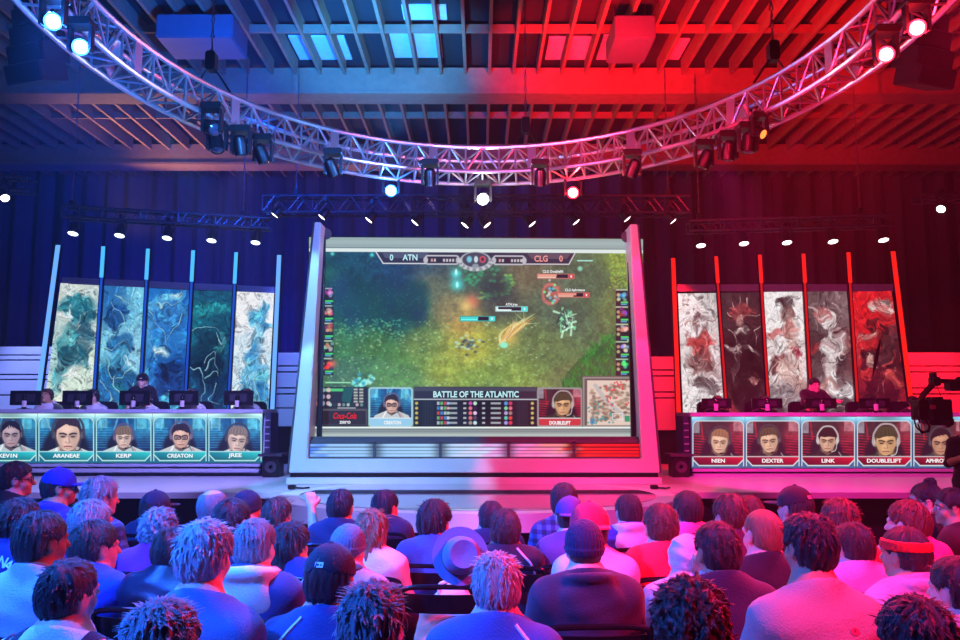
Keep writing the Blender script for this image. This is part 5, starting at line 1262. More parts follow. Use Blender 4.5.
        q = project_back(f_top, ring_); q[:, 1] -= .004; mesh_part('shirt_mark', q, np.array([(i, (i + 1) % 28, 28 + (i + 1) % 28, 28 + i) for i in range(28)]), cloth(cc), topo)
    if stripes:  # coloured shoulder bands of a varsity jacket
        for x0, wd in ((.098, .034), (.143, .016)):
            for k in (-1, 1):
                ys_ = np.linspace(-.115, .06, 12); q = np.array([(k * (x0 + u * wd), y, 1.25) for u in (0, 1) for y in ys_], np.float32)
                q[:, 0] += fig.t(0, 0, .97)[0]; q[:, 1] += fig.t(0, 0, .97)[1]
                for _ in range(70): q[:, 2] -= np.clip(f_top(q), -.02, .2) * .7
                q[:, 2] += .004; mesh_part('shoulder_band', q, np.array([(a, a + 1, a + 13, a + 12) for a in range(11)]), cloth('10122a'), topo)
    return o, fig

# ------------------------------------------------------------------ chairs
def make_chair():
    t = thing('audience_chair', 'x', 'chair', (0, 0, 0), group='black folding chairs of the audience')
    m = mat('chair_tube', '24242c', .25, .7); 
    for k in (-1, 1):
        MB().tube([(k * .225, .22, 0), (k * .225, .02, .40), (k * .222, -.155, .76)], .0125, 8).build('front_leg', m, t)
        MB().tube([(k * .205, -.30, 0), (k * .205, .12, .43)], .0125, 8).build('rear_leg', m, t)
    fr = MB(); pts = catmull([(-.222, -.155, .76), (-.215, -.172, .83), (-.18, -.18, .868), (0, -.183, .875), (.18, -.18, .868), (.215, -.172, .83), (.222, -.155, .76)], 4)
    fr.tube(pts, .0125, 8).build('top_tube', m, t)
    b = MB(); n = 10
    for i in range(n):
        x0, x1 = -.208 + .416 * i / n, -.208 + .416 * (i + 1) / n; c0, c1 = -.03 * (1 - (x0 / .21) ** 2), -.03 * (1 - (x1 / .21) ** 2)
        b.hexa([(x0, -.135 + c0, .745), (x1, -.135 + c1, .745), (x1, -.127 + c1, .745), (x0, -.127 + c0, .745), (x0, -.165 + c0, .84), (x1, -.165 + c1, .84), (x1, -.157 + c1, .84), (x0, -.157 + c0, .84)])
    b.build('backrest', mat('chair_panel', '1b1b22', .3, .3), t, smooth=60)
    MB().rbox((0, .03, .425), (.40, .40, .025), .011).build('seat', mat('chair_seat', '202028', .6), t, bevel=.008)
    MB().tube([(-.215, .12, .2), (.215, .12, .2)], .008, 6).tube([(-.205, -.2, .1), (.205, -.2, .1)], .008, 6).build('stretcher', m, t)
    return t
CHAIR = []
def chair(x, y, rot, label):
    if not CHAIR: c = make_chair(); CHAIR.append(c)
    else: c = copy_tree(CHAIR[0])
    c.location = (x, y, 0); c.rotation_euler = (0, 0, -rot); c['label'] = label; return c

# ------------------------------------------------------------------ the audience: px, py of the head, depth, looks
D2R = PI / 180
CROWD = [
 # key, px, py, Y, width px, hair, top, extra, label, short name for the chair
 ('l1', 17, 477, 5.75, 25, ('short', 'black'), ('plain', '15151a'), dict(yaw=48, glasses=True, collar='15151a'), 'person in black at far left front, dark hair, looking right', 'person in black at far left'),
 ('l2', 60, 485, 5.35, 26, None, ('plain', '1c36c0'), dict(yaw=50, hat=('forward', '1a2ed0'), glasses=True, hood=1, hairs2='dark'), 'person in blue cap and blue hoodie seen from the side', 'person in blue cap'),
 ('l3', 101, 495, 5.08, 31, ('medium', 'grey'), ('plaid', '4a62a0'), dict(yaw=28), 'person with bushy greying hair in blue plaid shirt', 'person in blue plaid with bushy hair'),
 ('l4', 21, 519, 4.1, 35, ('medium', 'black'), ('plain', '1d2c78'), dict(yaw=14, arc_text=('ORIGINALS', 'e8ecf4'), w=1.08), 'person in navy jacket with arched white lettering on the back', 'person in lettered navy jacket'),
 ('l5', 43, 537, 3.25, 41, ('short', 'black'), ('plain', 'b9bfd4'), dict(yaw=26, w=.95), 'dark haired person in pale grey t-shirt at left', 'person in pale grey t-shirt'),
 ('l6', 92, 521, 4.5, 34, ('short', 'grey'), ('plain', '2d55b8'), dict(yaw=24, piping=('e6eaf2', 'left')), 'grey haired person in blue top with white shoulder piping', 'grey haired person in piped blue top'),
 ('l7', 96, 544, 3.85, 38, ('short', 'dark'), ('plain', '2340b4'), dict(yaw=30, collar='d8d8e4', w=1.12), 'person in royal blue jacket with white collar band', 'person in royal blue jacket'),
 ('l8', 156, 507, 5.7, 25, None, ('plain', '1a2350'), dict(yaw=10, hat=('forward', '20304e'), glasses=True, collar='1a2350', hairs2='black'), 'person in dark flat-backed cap and glasses, left front rows', 'person in dark cap and glasses'),
 ('l9', 160, 528, 4.5, 31, ('curly', 'grey'), ('plain', 'b01a8c'), dict(yaw=12, glasses=True), 'curly grey haired person with glasses in magenta shirt', 'person in magenta shirt'),
 ('l10', 172, 548, 3.75, 33, ('short', 'dark'), ('leather', '1c2236'), dict(yaw=10, collar='2a3048'), 'person in shiny dark leather jacket, upright collar', 'person in leather jacket'),
 ('l11', 214, 505, 5.35, 27, ('bald', 'grey'), ('plain', '1c2860'), dict(yaw=30), 'balding person in navy near the stage, left of middle', 'balding person in navy'),
 ('l12', 206, 552, 2.72, 53, ('medium', 'silver'), ('plain', '4a6f9c'), dict(yaw=16, w=1.16), 'big silver haired person in plain slate blue t-shirt', 'silver haired person in slate blue'),
 ('l13', 70, 589, 2.45, 48, ('short', 'black'), ('plain', 'ded6dc'), dict(yaw=24, roll=10, pitch=-8, stripes=1, w=1.15), 'black haired person in pale varsity jacket with navy bands', 'person in pale varsity jacket'),
 ('l14', 163, 641, 2.12, 64, ('messy', 'grey'), ('plain', '2a3c78'), dict(yaw=10), 'spiky ash haired head at the bottom edge, left', 'spiky haired person at the bottom left'),
 ('l15', 233, 519, 4.7, 33, ('short', 'black'), ('plain', '202a58'), dict(yaw=22), 'dark haired person in navy behind the silver haired one', 'dark haired person behind the silver hair'),
 ('c1', 248, 507, 5.85, 24, None, ('plain', '16182a'), dict(yaw=30, hat=('beanie', '26304a'), hairs2='black'), 'person in dark knit beanie close to the stage', 'person in dark knit beanie'),
 ('c2', 279, 512, 5.3, 26, ('long', 'brown'), ('plain', '28305c'), dict(yaw=26, arms='wave'), 'long haired person raising one hand near the stage', 'long haired person with raised hand'),
 ('c3', 293, 541, 4.35, 33, ('long', 'dark'), ('plain', '2a3f8c'), dict(yaw=24), 'person with straight long black hair, blue top', 'person with long black hair'),
 ('c4', 256, 543, 3.6, 38, ('short', 'grey'), ('plain', '2a3f78'), dict(yaw=14, hood=1, hoodcol='e8e2cc', w=1.1, puffy=.01), 'short grey haired person with cream hood over blue jacket', 'person with cream hood'),
 ('c5', 341, 505, 5.35, 25, ('short', 'black'), ('plain', '18204a'), dict(yaw=8), 'short dark haired person in navy before the apron, left', 'person in navy before the apron'),
 ('c6', 386, 505, 5.85, 24, ('short', 'black'), ('plain', '1c1c40'), dict(yaw=30, collar='1c1c40'), 'person in dark purple jacket beside the long haired blonde', 'person in dark purple jacket'),
 ('c7', 372, 529, 4.42, 34, ('long', 'light'), ('plain', 'd8dad0'), dict(yaw=8, collar='d8dad0'), 'person with very long light brown hair in cream jacket', 'person with very long light hair'),
 ('c8', 349, 546, 3.75, 31, None, ('plain', 'a9a4b4'), dict(yaw=24, hat=('beanie', '6d7f92'), hairs2='light'), 'person in pale patterned knit beanie and light grey top', 'person in pale knit beanie'),
 ('c9', 331, 575, 2.85, 47, None, ('plain', '27407a'), dict(yaw=10, hat=('forward', '14142a', 'e6e6ee'), piping=('e6eaf2', 'left'), hairs2='black', w=1.1), 'person in black ball cap with small white emblem, navy top', 'person in black ball cap'),
 ('c10', 373, 622, 2.15, 62, ('messy', 'grey'), ('plain', '5a3a6c'), dict(yaw=14), 'tousled ash grey head at the bottom edge, left of the hat', 'tousled haired person at the bottom'),
 ('c11', 435, 519, 4.75, 33, ('medium', 'black'), ('plain', '30509c'), dict(yaw=22, w=1.12), 'dark haired person in plain blue shirt before the empty chair', 'dark haired person in plain blue'),
 ('c13', 496, 582, 2.8, 49, ('medium', 'silver'), ('plain', '2b62b0'), dict(yaw=-4, piping=('e6eaf2', 'right'), w=1.12), 'silver haired person in bright blue top with white piping', 'silver haired person in piped blue'),
 ('r1', 491, 517, 5.35, 25, ('short', 'black'), ('plain', '14204a'), dict(yaw=-6), 'dark haired person in navy behind the black track jacket', 'person in navy near the centre'),
 ('r2', 505, 528, 4.6, 30, ('short', 'dark'), ('plain', '1a1a34'), dict(yaw=-2, piping=('d8d4e4', 'right')), 'person in black track jacket with thin white piping', 'person in black track jacket'),
 ('r3', 564, 500, 5.35, 27, ('short', 'dark'), ('plaid', '4a6cc0'), dict(yaw=8, w=1.12, lean=.12), 'tall dark haired person in blue flannel check shirt', 'person in blue flannel check'),
 ('r4', 570, 515, 4.75, 28, None, ('plain', '5a4a8c'), dict(yaw=6, hat=('backward', '54489a'), hairs2='dark'), 'person in purple cap behind the pink cap', 'person in purple cap'),
 ('r5', 589, 527, 4.15, 37, None, ('plain', 'd4d0ec'), dict(yaw=-4, hat=('backward', 'f02050'), hairs2='dark', leanx=-.06), 'person in bright pink cap and white shirt', 'person in pink cap'),
 ('r6', 584, 545, 3.5, 36, None, ('plain', '20203c'), dict(yaw=-2, hat=('beanie', '1e2250'), hood=1, w=1.28, hairs2='black'), 'broad person in dark hoodie and navy skullcap, centre right', 'broad person in dark hoodie'),
 ('r7', 628, 510, 5.25, 25, ('short', 'dark'), ('plain', '2a2f94'), dict(yaw=-6, puffy=.02, hood=1, hoodcol='cfcadc'), 'person in blue quilted jacket with pale hood', 'person in quilted jacket'),
 ('r8', 660, 524, 4.38, 32, ('short', 'brown'), ('plain', 'e8304e'), dict(yaw=-6), 'short haired person in bright red t-shirt', 'person in bright red t-shirt'),
 ('r9', 687, 508, 5.3, 27, ('short', 'dark'), ('plain', 'c86ab4'), dict(yaw=-6), 'dark haired person in mauve shirt beside the red t-shirt', 'person in mauve shirt'),
 ('r10', 685, 556, 3.72, 29, ('pony', 'blond'), ('plain', 'd8d0e0'), dict(yaw=-10, hat=('cloche', 'e6e2e8')), 'small person in white headscarf with pale ponytail', 'small person in white headscarf'),
 ('r11', 716, 548, 3.3, 41, ('short', 'black'), ('plain', '1c1a3c'), dict(yaw=-14, collar='d8d4e6', w=1.1), 'dark haired person in dark suit with white collar', 'person in dark suit'),
 ('r12', 688, 621, 2.15, 66, ('curly', 'auburn'), ('plain', '4a3060'), dict(yaw=-8), 'curly auburn head at the bottom edge, right of centre', 'curly auburn person'),
 ('s0', 748, 512, 5.75, 26, ('short', 'auburn'), ('plain', '5a1a3c'), dict(yaw=-14), 'reddish haired person half hidden behind a magenta-lit head', 'reddish haired person'),
 ('s1', 729, 513, 4.7, 32, ('medium', 'brown'), ('plain', '4a2450'), dict(yaw=-16), 'brown haired person in plum top behind the dark suit', 'person in plum top'),
 ('s2', 762, 531, 3.85, 36, ('buzz', 'light'), ('plain', '1c1a2c'), dict(yaw=-16, w=1.08), 'buzz cut person in plain black t-shirt', 'buzz cut person'),
 ('s3', 794, 505, 5.3, 29, None, ('plain', '24182c'), dict(yaw=-20, hat=('forward', '1e1826', 'd0a0c0'), hairs2='black'), 'person in dark ball cap with pink emblem, right side', 'person in dark emblem cap'),
 ('s4', 808, 542, 2.75, 50, ('side', 'black'), ('plain', 'a8a49a'), dict(yaw=-16, badge=('d83a6a', (.06, .965, .014)), w=1.2), 'dark haired person in grey polo with small pink mark', 'person in grey polo'),
 ('s5', 839, 518, 4.6, 33, ('medium', 'auburn'), ('plain', 'b02a3a'), dict(yaw=-10), 'auburn haired person in red top, right side', 'auburn haired person in red top'),
 ('s6', 852, 544, 4.05, 34, ('short', 'dark'), ('plain', 'd8a0d0'), dict(yaw=-12, collar='e0b0d8', w=1.08), 'dark haired person in pale pink jacket with collar', 'person in pale pink jacket'),
 ('s7', 907, 521, 4.68, 33, ('short', 'auburn'), ('plain', 'd858b0'), dict(yaw=-26), 'auburn haired person in pink top behind the red headband', 'person in pink top'),
 ('s8', 904, 551, 3.42, 38, ('short', 'dark'), ('fluffy', 'e8a8c0'), dict(yaw=-24, hat=('band', 'f01818'), hood=1, puffy=.01), 'person in red fluffy headband and pale pink fleece hood', 'person in red headband'),
 ('s9', 925, 499, 5.4, 25, ('bun', 'black'), ('plain', '2a1420'), dict(yaw=-58, glasses=True), 'person in glasses with dark bun looking left, right front', 'person in glasses with dark bun'),
 ('s10', 951, 505, 5.0, 27, ('short', 'dark'), ('plain', '341420'), dict(yaw=-60), 'dark haired person in profile at the right edge', 'person in profile at the right edge'),
 ('s11', 914, 637, 2.12, 66, ('medium', 'black'), ('plain', '2a1c34'), dict(yaw=-14), 'smooth black haired head at the bottom edge, right', 'black haired person at the bottom right'),
 ('s12', 957, 586, 2.75, 46, ('short', 'black'), ('plain', '9a94a0'), dict(yaw=-22), 'black haired person in grey cut off by the right edge', 'person cut off by the right edge'),
]
PLACED = []
for i, (key, px, py, Y, wp, hr, top, ex, label, short) in enumerate(CROWD):
    ex = dict(ex); p = at(px, py, Y); h2 = ex.pop('hairs2', None)
    py += .12 * wp; p = at(px, py, Y)
    base = .180 if (hr is None or hr[0] in ('short', 'buzz', 'bald', 'pony', 'bun')) else .205
    hs = min(1.12, max(.8, wp * Y / F / base))
    body = math.atan2(-p.x * .55, 10.8 - p.y) * .9
    yaw = ex.pop('yaw', 0) * D2R; body += yaw * .25
    if hr is None: hr = (('buzz' if ex.get('hat', [''])[0] in ('beanie', 'backward') else 'short'), h2)
    w = ex.pop('w', 1.) * (1.02 if key[0] != 'x' else 1); lean = ex.pop('lean', random.uniform(-.02, .14)); lx = ex.pop('leanx', random.uniform(-.04, .04))
    hz = p.z; dx = lx * (hz - .54); dy = lean * (hz - .54) * 1.2 + .03
    x = p.x - dx * math.cos(body) - dy * math.sin(body); y = p.y - dy * math.cos(body) + dx * math.sin(body)
    for (x2, y2, k2) in PLACED:
        if abs(x - x2) < .40 and abs(y - y2) < .30: print('CLOSE', key, k2, round(x - x2, 2), round(y - y2, 2))
    PLACED.append((x, y, key))
    if 'roll' in ex: ex['roll'] *= D2R
    if 'pitch' in ex: ex['pitch'] *= D2R
    ex.setdefault('arms', 'cross' if i % 5 == 3 else 'lap')
    sleeve = 1. if (ex.get('hood') or ex.get('collar') or ex.get('puffy') or top[0] in ('plaid', 'leather') or i % 3 == 0) else .5
    eyes = abs(yaw) > .6
    o, fig = person(key, (x, y, 0), label, rot=body, hz=hz, w=w, hs=hs, lean=lean, leanx=lx, yaw=yaw * .8, hairs=hr, top=(top[0], top[1]), sleeve=sleeve, skin=('fair', 'tan', 'fair', 'fair', 'brown', 'tan')[i % 6] if hr[1] in ('black', 'dark') else 'fair', sd=i * 13 + 5, eyes=eyes, legs=('1c2030', '2a2c38', '24304a', '303038')[i % 4], **ex)
    chair(x, y - .0, body, f'black folding chair under the {short}')
# the row chair left free and what hangs on it
p = at(448, 590, 3.95)
chair(p.x, p.y + .17, .05, 'empty black folding chair left of the piped blue top')
# cream bag standing on that seat
t = thing('tote_bag', 'cream cloth bag on the empty folding chair', 'bag', (p.x + .02, p.y + .17, .44))
def f_bag(P): return smax(el(P, (0, 0, .14), (.19, .1, .27)) - fold(P, 77, .014), -P[..., 2], .01)
V, F_ = surface_net(f_bag, np.arange(-.22, .22, .014), np.arange(-.15, .15, .014), np.arange(-.02, .5, .014)); mesh_part('bag_body', V, F_, cloth('e4dfcf'), t)
MB().tube(catmull([(-.07, -.02, .37), (-.06, -.03, .42), (.03, -.03, .43), (.06, -.02, .37)], 5), .009, 6).build('handle', cloth('e4dfcf'), t, local=True)
# fedora hooked on the chair's right corner
hp = at(460, 556, 3.7)
t = thing('fedora_hat', 'wide brimmed felt hat hooked on the back of the empty chair', 'hat', hp, (PI / 2 - .25, .1, .15))
MB().lathe([(.128, .012), (.124, .004), (.11, -.004), (.088, 0), (.083, .05), (.078, .09), (.06, .112), (.03, .104), (0, .1), (0, .096), (.03, .1), (.055, .106), (.072, .088), (.078, .05), (.082, .004), (.11, .0), (.122, .009)], (0, 0, 0), n=36).build('felt', cloth('5f7ba8'), t, local=True, smooth=60)
MB().lathe([(.0885, .003), (.0855, .03), (.084, .03), (.087, .003)], (0, 0, 0), n=36).build('hat_band', cloth('20283c'), t, local=True)

# ------------------------------------------------------------------ people on the stage
seats = [(47, 396.5, 'player at the outermost blue side monitor, pale jersey', ('short', 'auburn'), 'e4dfe4'), (92.5, 397.5, 'player with dark hair at the second blue side monitor', ('medium', 'dark'), 'd8dce2'), (146, 400, 'player hidden behind the middle blue side monitor', ('short', 'light'), 'd8dce2'),
         (191, 396.5, 'player with headset behind the fourth blue side monitor', ('short', 'light'), 'd8dce2'), (246, 397, 'player at the innermost blue side monitor', ('medium', 'light'), 'd8dce2')]
seats2 = [(718, 403.5, 'player at the innermost red side monitor', ('short', 'light'), '1c1c20'), (766, 403.5, 'player at the fourth red side monitor, brown hair', ('short', 'brown'), '1c1c20'), (812, 405.5, 'player behind the middle red side monitor', ('medium', 'black'), '1c1c20'),
          (871, 403, 'player in dark top at the second red side monitor', ('medium', 'dark'), '20241e'), (914, 404, 'player at the outermost red side monitor behind the camera', ('short', 'black'), '24262a')]
YP = 12.6
def desk_chair(x, y, z, rot, label):
    t = thing('player_chair', label, 'chair', (x, y, z), (0, 0, rot), group='high backed player chairs')
    MB().rbox((0, 0, .47), (.48, .48, .09), .03).build('seat', M_DARK, t, local=True); MB().rbox((0, -.24, .8), (.46, .08, .6), .08).build('backrest', M_DARK, t, local=True)
    MB().tube([(0, 0, .06), (0, 0, .43)], .03, 8).build('column', M_BLACK, t, local=True)
    f = MB()
    for k in range(5): f.tube([(0, 0, .07), (.27 * math.cos(k * 1.2566), .27 * math.sin(k * 1.2566), .03)], .02, 6)
    f.build('star_base', M_BLACK, t, local=True)
for si, ss in enumerate((seats, seats2)):
    for j, (px, py, lb, hr, tc) in enumerate(ss):
        p = at(px, py, YP); z0 = ST; hz = p.z - z0
        person('p', (p.x, YP + .1, z0), lb, rot=PI, hz=max(hz, .98), w=1., hs=.95, lean=.1, pitch=-14 * D2R, arms='lap', hairs=hr, top=('plain', tc), sd=500 + si * 50 + j * 7, headset=True, eyes=True, collar=tc, skin='fair' if j % 2 else 'tan')
        desk_chair(p.x, YP + .12, z0, PI, f'dark player chair holding the {lb[:lb.index(" at ")] if " at " in lb else lb[:lb.index(" behind ")] if " behind " in lb else lb} on the {"red" if si else "blue"} side, seat {wl[4 - j] if si else wl[j]}')
# two standing helpers behind the desks
for (px, py, lb, hr, tc, hat, ar) in ((143.5, 381.5, 'person standing behind the blue side players in black cap and v-neck', ('short', 'black'), '14161e', ('backward', '101014'), 'down'), (812.5, 386, 'person standing behind the red side players in dark jersey with pale shoulders', ('short', 'black'), '2a2428', None, 'desk')):
    Yq = 12.98; p = at(px, py, Yq); person('h', (p.x, Yq, ST), lb, rot=PI - .1, hz=p.z - ST, w=1.08, hs=1., lean=.06, pose='stand', arms=ar, hairs=hr, top=('plain', tc), hat=hat, sleeve=.5, sd=701 + int(px), eyes=True, collar='d8d4d8', skin='fair')
# guard at the right edge in front of the stage
p = at(966, 427, 8.9); person('g', (p.x, 8.85, 0), 'person in black standing by the stage at the right edge, hands held together', rot=PI + .5, hz=p.z, w=1.12, hs=1.02, lean=.0, pose='stand', arms='hold', hairs=('buzz', 'black'), top=('plain', '17131a'), sleeve=.5, sd=901, eyes=True, skin='tan')

# ------------------------------------------------------------------ camera crane reaching in from the right
Yc = 8.0; C_ = lambda x, y, dy=0: at(x, y, Yc + dy)
t = thing('camera_crane', 'black television camera on a crane arm in front of the right desk', 'camera', C_(930, 412))
MB().tube([C_(1010, 372), C_(958, 382)], .05, 8).tube([C_(960, 381.5), C_(934, 381)], .022, 8).build('boom_arm', M_BLACK, t)
MB().rbox(C_(953, 386), (.12, .1, .1), .02).build('boom_end', M_BLACK, t)
MB().rbox(C_(934.5, 381.5), (.07, .1, .09), .02).lathe([(.035, -.03), (.035, .05)], C_(933, 378)).build('arm_joint', M_PLASTIC, t)
MB().tube([C_(934, 383), C_(924, 394), C_(919, 402)], .03, 8).build('drop_arm', M_BLACK, t)
MB().rbox(C_(920, 410), (.1, .16, .2), .02).build('pan_head', M_PLASTIC, t)
cb = MB().rbox(C_(934, 409.5), (.2, .3, .2), .02).rbox(C_(933, 398.5), (.1, .2, .03), .01).build('camera_body', M_PLASTIC, t, bevel=.006)
MB().rbox(C_(933, 407, -.155), (.05, .012, .04), .006).build('tally_plate', mat('tally_pink', 'c05070', .5), cb)
MB().lathe([(.05, -.12), (.055, 0), (.065, .06), (.06, .07), (.04, .06)], C_(946, 421), look_rot((.5, .8, -.05)), 18).rbox(C_(938, 421.5), (.24, .14, .07), .02).build('lens', M_PLASTIC, t)
MB().rbox(C_(922, 421, -.05), (.05, .05, .05), .015).build('motor_knob', M_ALU, t)
for k, pts in enumerate(([(916, 402), (914, 414), (917, 428), (928, 432), (930, 424)], [(918, 424), (922, 433), (929, 428), (926, 420)], [(919, 404), (916, 412), (920, 422)])):
    MB().tube(catmull([C_(*q, -.05 * k) for q in pts], 6), .008, 6).build('cable', M_PLASTIC, t)
MB().tube([C_(934, 379, .1), C_(941, 396, .1)], .004, 5).build('stay_wire', M_PLASTIC, t)
# the crane's post and counterweight stand outside the frame
q = C_(1010, 372); MB().tube([q, q + Vector((1.6, -.4, .1))], .05, 8).tube([q + Vector((1.0, -.25, .06)), (q.x + 1.0, q.y - .25, .12)], .06, 8).bbox(q.x + .6, q.x + 1.4, q.y - .65, q.y + .15, 0, .12).build('crane_post', M_BLACK, t)
# ------------------------------------------------------------------ trusses
RC = Vector((.03, 5.9, 0)); RI, RO = 3.06, 3.54; ZB, ZTP = 4.57, 4.87      # slightly oval ring
def rp(r, a, z):
    t_ = (r - RI) / (RO - RI); return Vector((RC.x + (3.03 + .29 * t_) * math.sin(a), RC.y + (3.5 + .55 * t_) * math.cos(a), z))
t = thing('ring_truss', 'large circular aluminium lighting truss hung over the hall', 'truss', (RC.x, RC.y, ZB))
NSEG = 16; SUB = 6
for s in range(NSEG):
    a0 = 2 * PI * (s - .5) / NSEG; a1 = 2 * PI * (s + .5) / NSEG
    web = MB(); rr = .012
    aa = [a0 + (a1 - a0) * k / SUB for k in range(SUB + 1)]
    for k in range(SUB):
        a, c, mid = aa[k], aa[k + 1], (aa[k] + aa[k + 1]) / 2
        for r in (RI, RO):
            if k % 2: web.tube([rp(r, a, ZTP), rp(r, c, ZB)], rr, 5)
            else: web.tube([rp(r, a, ZB), rp(r, c, ZTP)], rr, 5)
            if k: web.tube([rp(r, a, ZB), rp(r, a, ZTP)], rr, 5)
        for z in (ZB, ZTP):
            web.tube([rp(RI if k % 2 else RO, a, z), rp(RO if k % 2 else RI, c, z)], rr, 5)
            web.tube([rp(RI, a, z), rp(RO, a, z)], rr, 5)
    sg = web.build('truss_segment', M_ALU, t)
    for r in (RI, RO):
        for z in (ZB, ZTP): MB().tube([rp(r, a0 + (a1 - a0) * k / 12, z) for k in range(13)], .026, 8).build('chord', M_ALU, sg)
    for r in (RI, RO): MB().box(rp(r, a0, (ZB + ZTP) / 2), (.1, .02, ZTP - ZB + .05), Matrix.Rotation(-a0, 3, 'Z')).build('connector_plate', M_ALU, sg)
def straight_truss(name, A, B, w, h, label, n, grp=None):
    """box truss from A to B (lower front chord ends), w deep, h high"""
    A, B = Vector(A), Vector(B); t = thing('straight_truss', label, 'truss', (A + B) / 2, group=grp)
    W = Vector((0, w, 0)); Hh = Vector((0, 0, h)); m = mat('truss_black', '4a4a54', .4, .6); lat = MB()
    for o in (Vector(), W, Hh, W + Hh): MB().tube([A + o, B + o], .02, 8).build('chord', m, t)
    for k in range(n):
        p, q = A + (B - A) * k / n, A + (B - A) * (k + 1) / n
        for o in (Vector(), W):
            lat.tube([p + o + (Hh if k % 2 else Vector()), q + o + (Vector() if k % 2 else Hh)], .009, 5)
        for o in (Vector(), Hh): lat.tube([p + o + (W if k % 2 else Vector()), q + o + (Vector() if k % 2 else W)], .009, 5)
        if k % 4 == 0:
            for o in (Vector(), W): lat.tube([p + o, p + o + Hh], .012, 5)
    lat.build('lattice', m, t)
    return t
straight_truss('t', at(61, 216, 12.0), at(269, 228, 12.9), .22, .17, 'dark straight truss over the blue banner wall', 22, 'straight black trusses')
straight_truss('t', at(690, 230.6, 12.9), at(894, 225, 12.0), .22, .17, 'dark straight truss over the red banner wall', 22, 'straight black trusses')
straight_truss('t', at(262, 211.5, 12.6), at(690, 212, 12.6), .3, .27, 'dark straight truss hung above the projection screen', 34, 'straight black trusses')
straight_truss('t', at(-60, 186, 11.2), at(27, 190, 11.6), .25, .2, 'short dark truss end at the upper left edge', 8, 'straight black trusses')
straight_truss('t', at(921, 199, 11.6), at(1010, 196, 11.2), .25, .06, 'short dark truss end at the upper right edge', 8, 'straight black trusses')
# hoist chains
def chain(px, py, Y, label):
    p = at(px, py, Y); t = thing('hoist_chain', label, 'chain', p, group='hoist chains of the trusses')
    c = MB(); z = p.z; k = 0
    while z < JB - .1:
        d = Vector((.014, 0, 0)) if k % 2 else Vector((0, .014, 0))
        c.tube([Vector((p.x, p.y, z)) + d, Vector((p.x, p.y, z + .075)) + d * .3, Vector((p.x, p.y, z + .09)), Vector((p.x, p.y, z + .075)) - d * .3, Vector((p.x, p.y, z)) - d], .006, 4); z += .085; k += 1
    c.build('links', M_CHAIN, t); MB().rbox((p.x, p.y, p.z + .02), (.07, .07, .12), .02).build('hook_block', M_BLACK, t)
chain(72, 206, 12.1, 'thin hoist chain at the outer end of the truss over the blue banners'); chain(243, 216, 12.85, 'thin hoist chain at the inner end of the truss over the blue banners')
chain(699, 218, 12.9, 'thin hoist chain at the inner end of the truss over the red banners'); chain(860, 213, 12.2, 'thin hoist chain at the outer end of the truss over the red banners')
chain(296, 194, 12.7, 'hoist chain at the left end of the truss above the screen'); chain(668, 195, 12.7, 'hoist chain at the right end of the truss above the screen')
for px, lb in ((218, 'hoist chain holding the blue-lit left part of the ring truss'), (532, 'hoist chain holding the ring truss right of its middle'), (772, 'hoist chain holding the red-lit right part of the ring truss')):
    a = {218: -1.05, 532: .17, 772: 1.12}[px]; p = rp(3.3, a, ZTP + .03)
    t = thing('hoist_chain', lb, 'chain', p, group='hoist chains of the ring truss'); c = MB(); z = p.z + .3; k = 0
    MB().tube([p - Vector((.2, 0, 0)), p + Vector((0, 0, .3)), p + Vector((.2, 0, 0))], .012, 6).build('sling', M_BLACK, t)
    MB().rbox(p + Vector((0, 0, .32)), (.1, .1, .2), .03).build('hoist_motor', M_BLACK, t)
    while z < JB - .05:
        d = Vector((.016, 0, 0)) if k % 2 else Vector((0, .016, 0)); q = Vector((p.x, p.y, z))
        c.tube([q + d, q + d * .3 + Vector((0, 0, .085)), q - d * .3 + Vector((0, 0, .085)), q - d], .007, 4); z += .09; k += 1
    c.build('links', M_CHAIN, t)

# ------------------------------------------------------------------ lamps
def lamp_frame(d):
    return look_rot(d)
def par_lamp(p, d, label, grp, lens, r=.075, L=.2, up=.22, name='par_light'):
    """can light hung from p-up; d = beam direction"""
    p = Vector(p); d = Vector(d).normalized(); R = look_rot(d)
    t = thing(name, label, 'stage light', p, group=grp)
    MB().lathe([(r * .55, -L), (r * .85, -L * .8), (r, -L * .3), (r * 1.05, 0), (r * 1.12, .01), (r * 1.12, -.012), (r * .9, -.01)], p, R, 18).build('can', M_BLACK, t)
    MB().lathe([(r * .98, .004), (r * .6, .012), (0, .016)], p, R, 18).build('lens', lens, t)
    y = p - d * L * .45; s = Vector((1, 0, 0)) * (r * 1.25)
    top = y + Vector((0, 0, up - .03))
    MB().tube([y - s, y - s + Vector((0, 0, up * .6)), top, y + s + Vector((0, 0, up * .6)), y + s], .009, 6).build('yoke', M_BLACK, t)
    MB().rbox(top + Vector((0, 0, .03)), (.05, .05, .07), .012).build('clamp', M_BLACK, t)
    return t
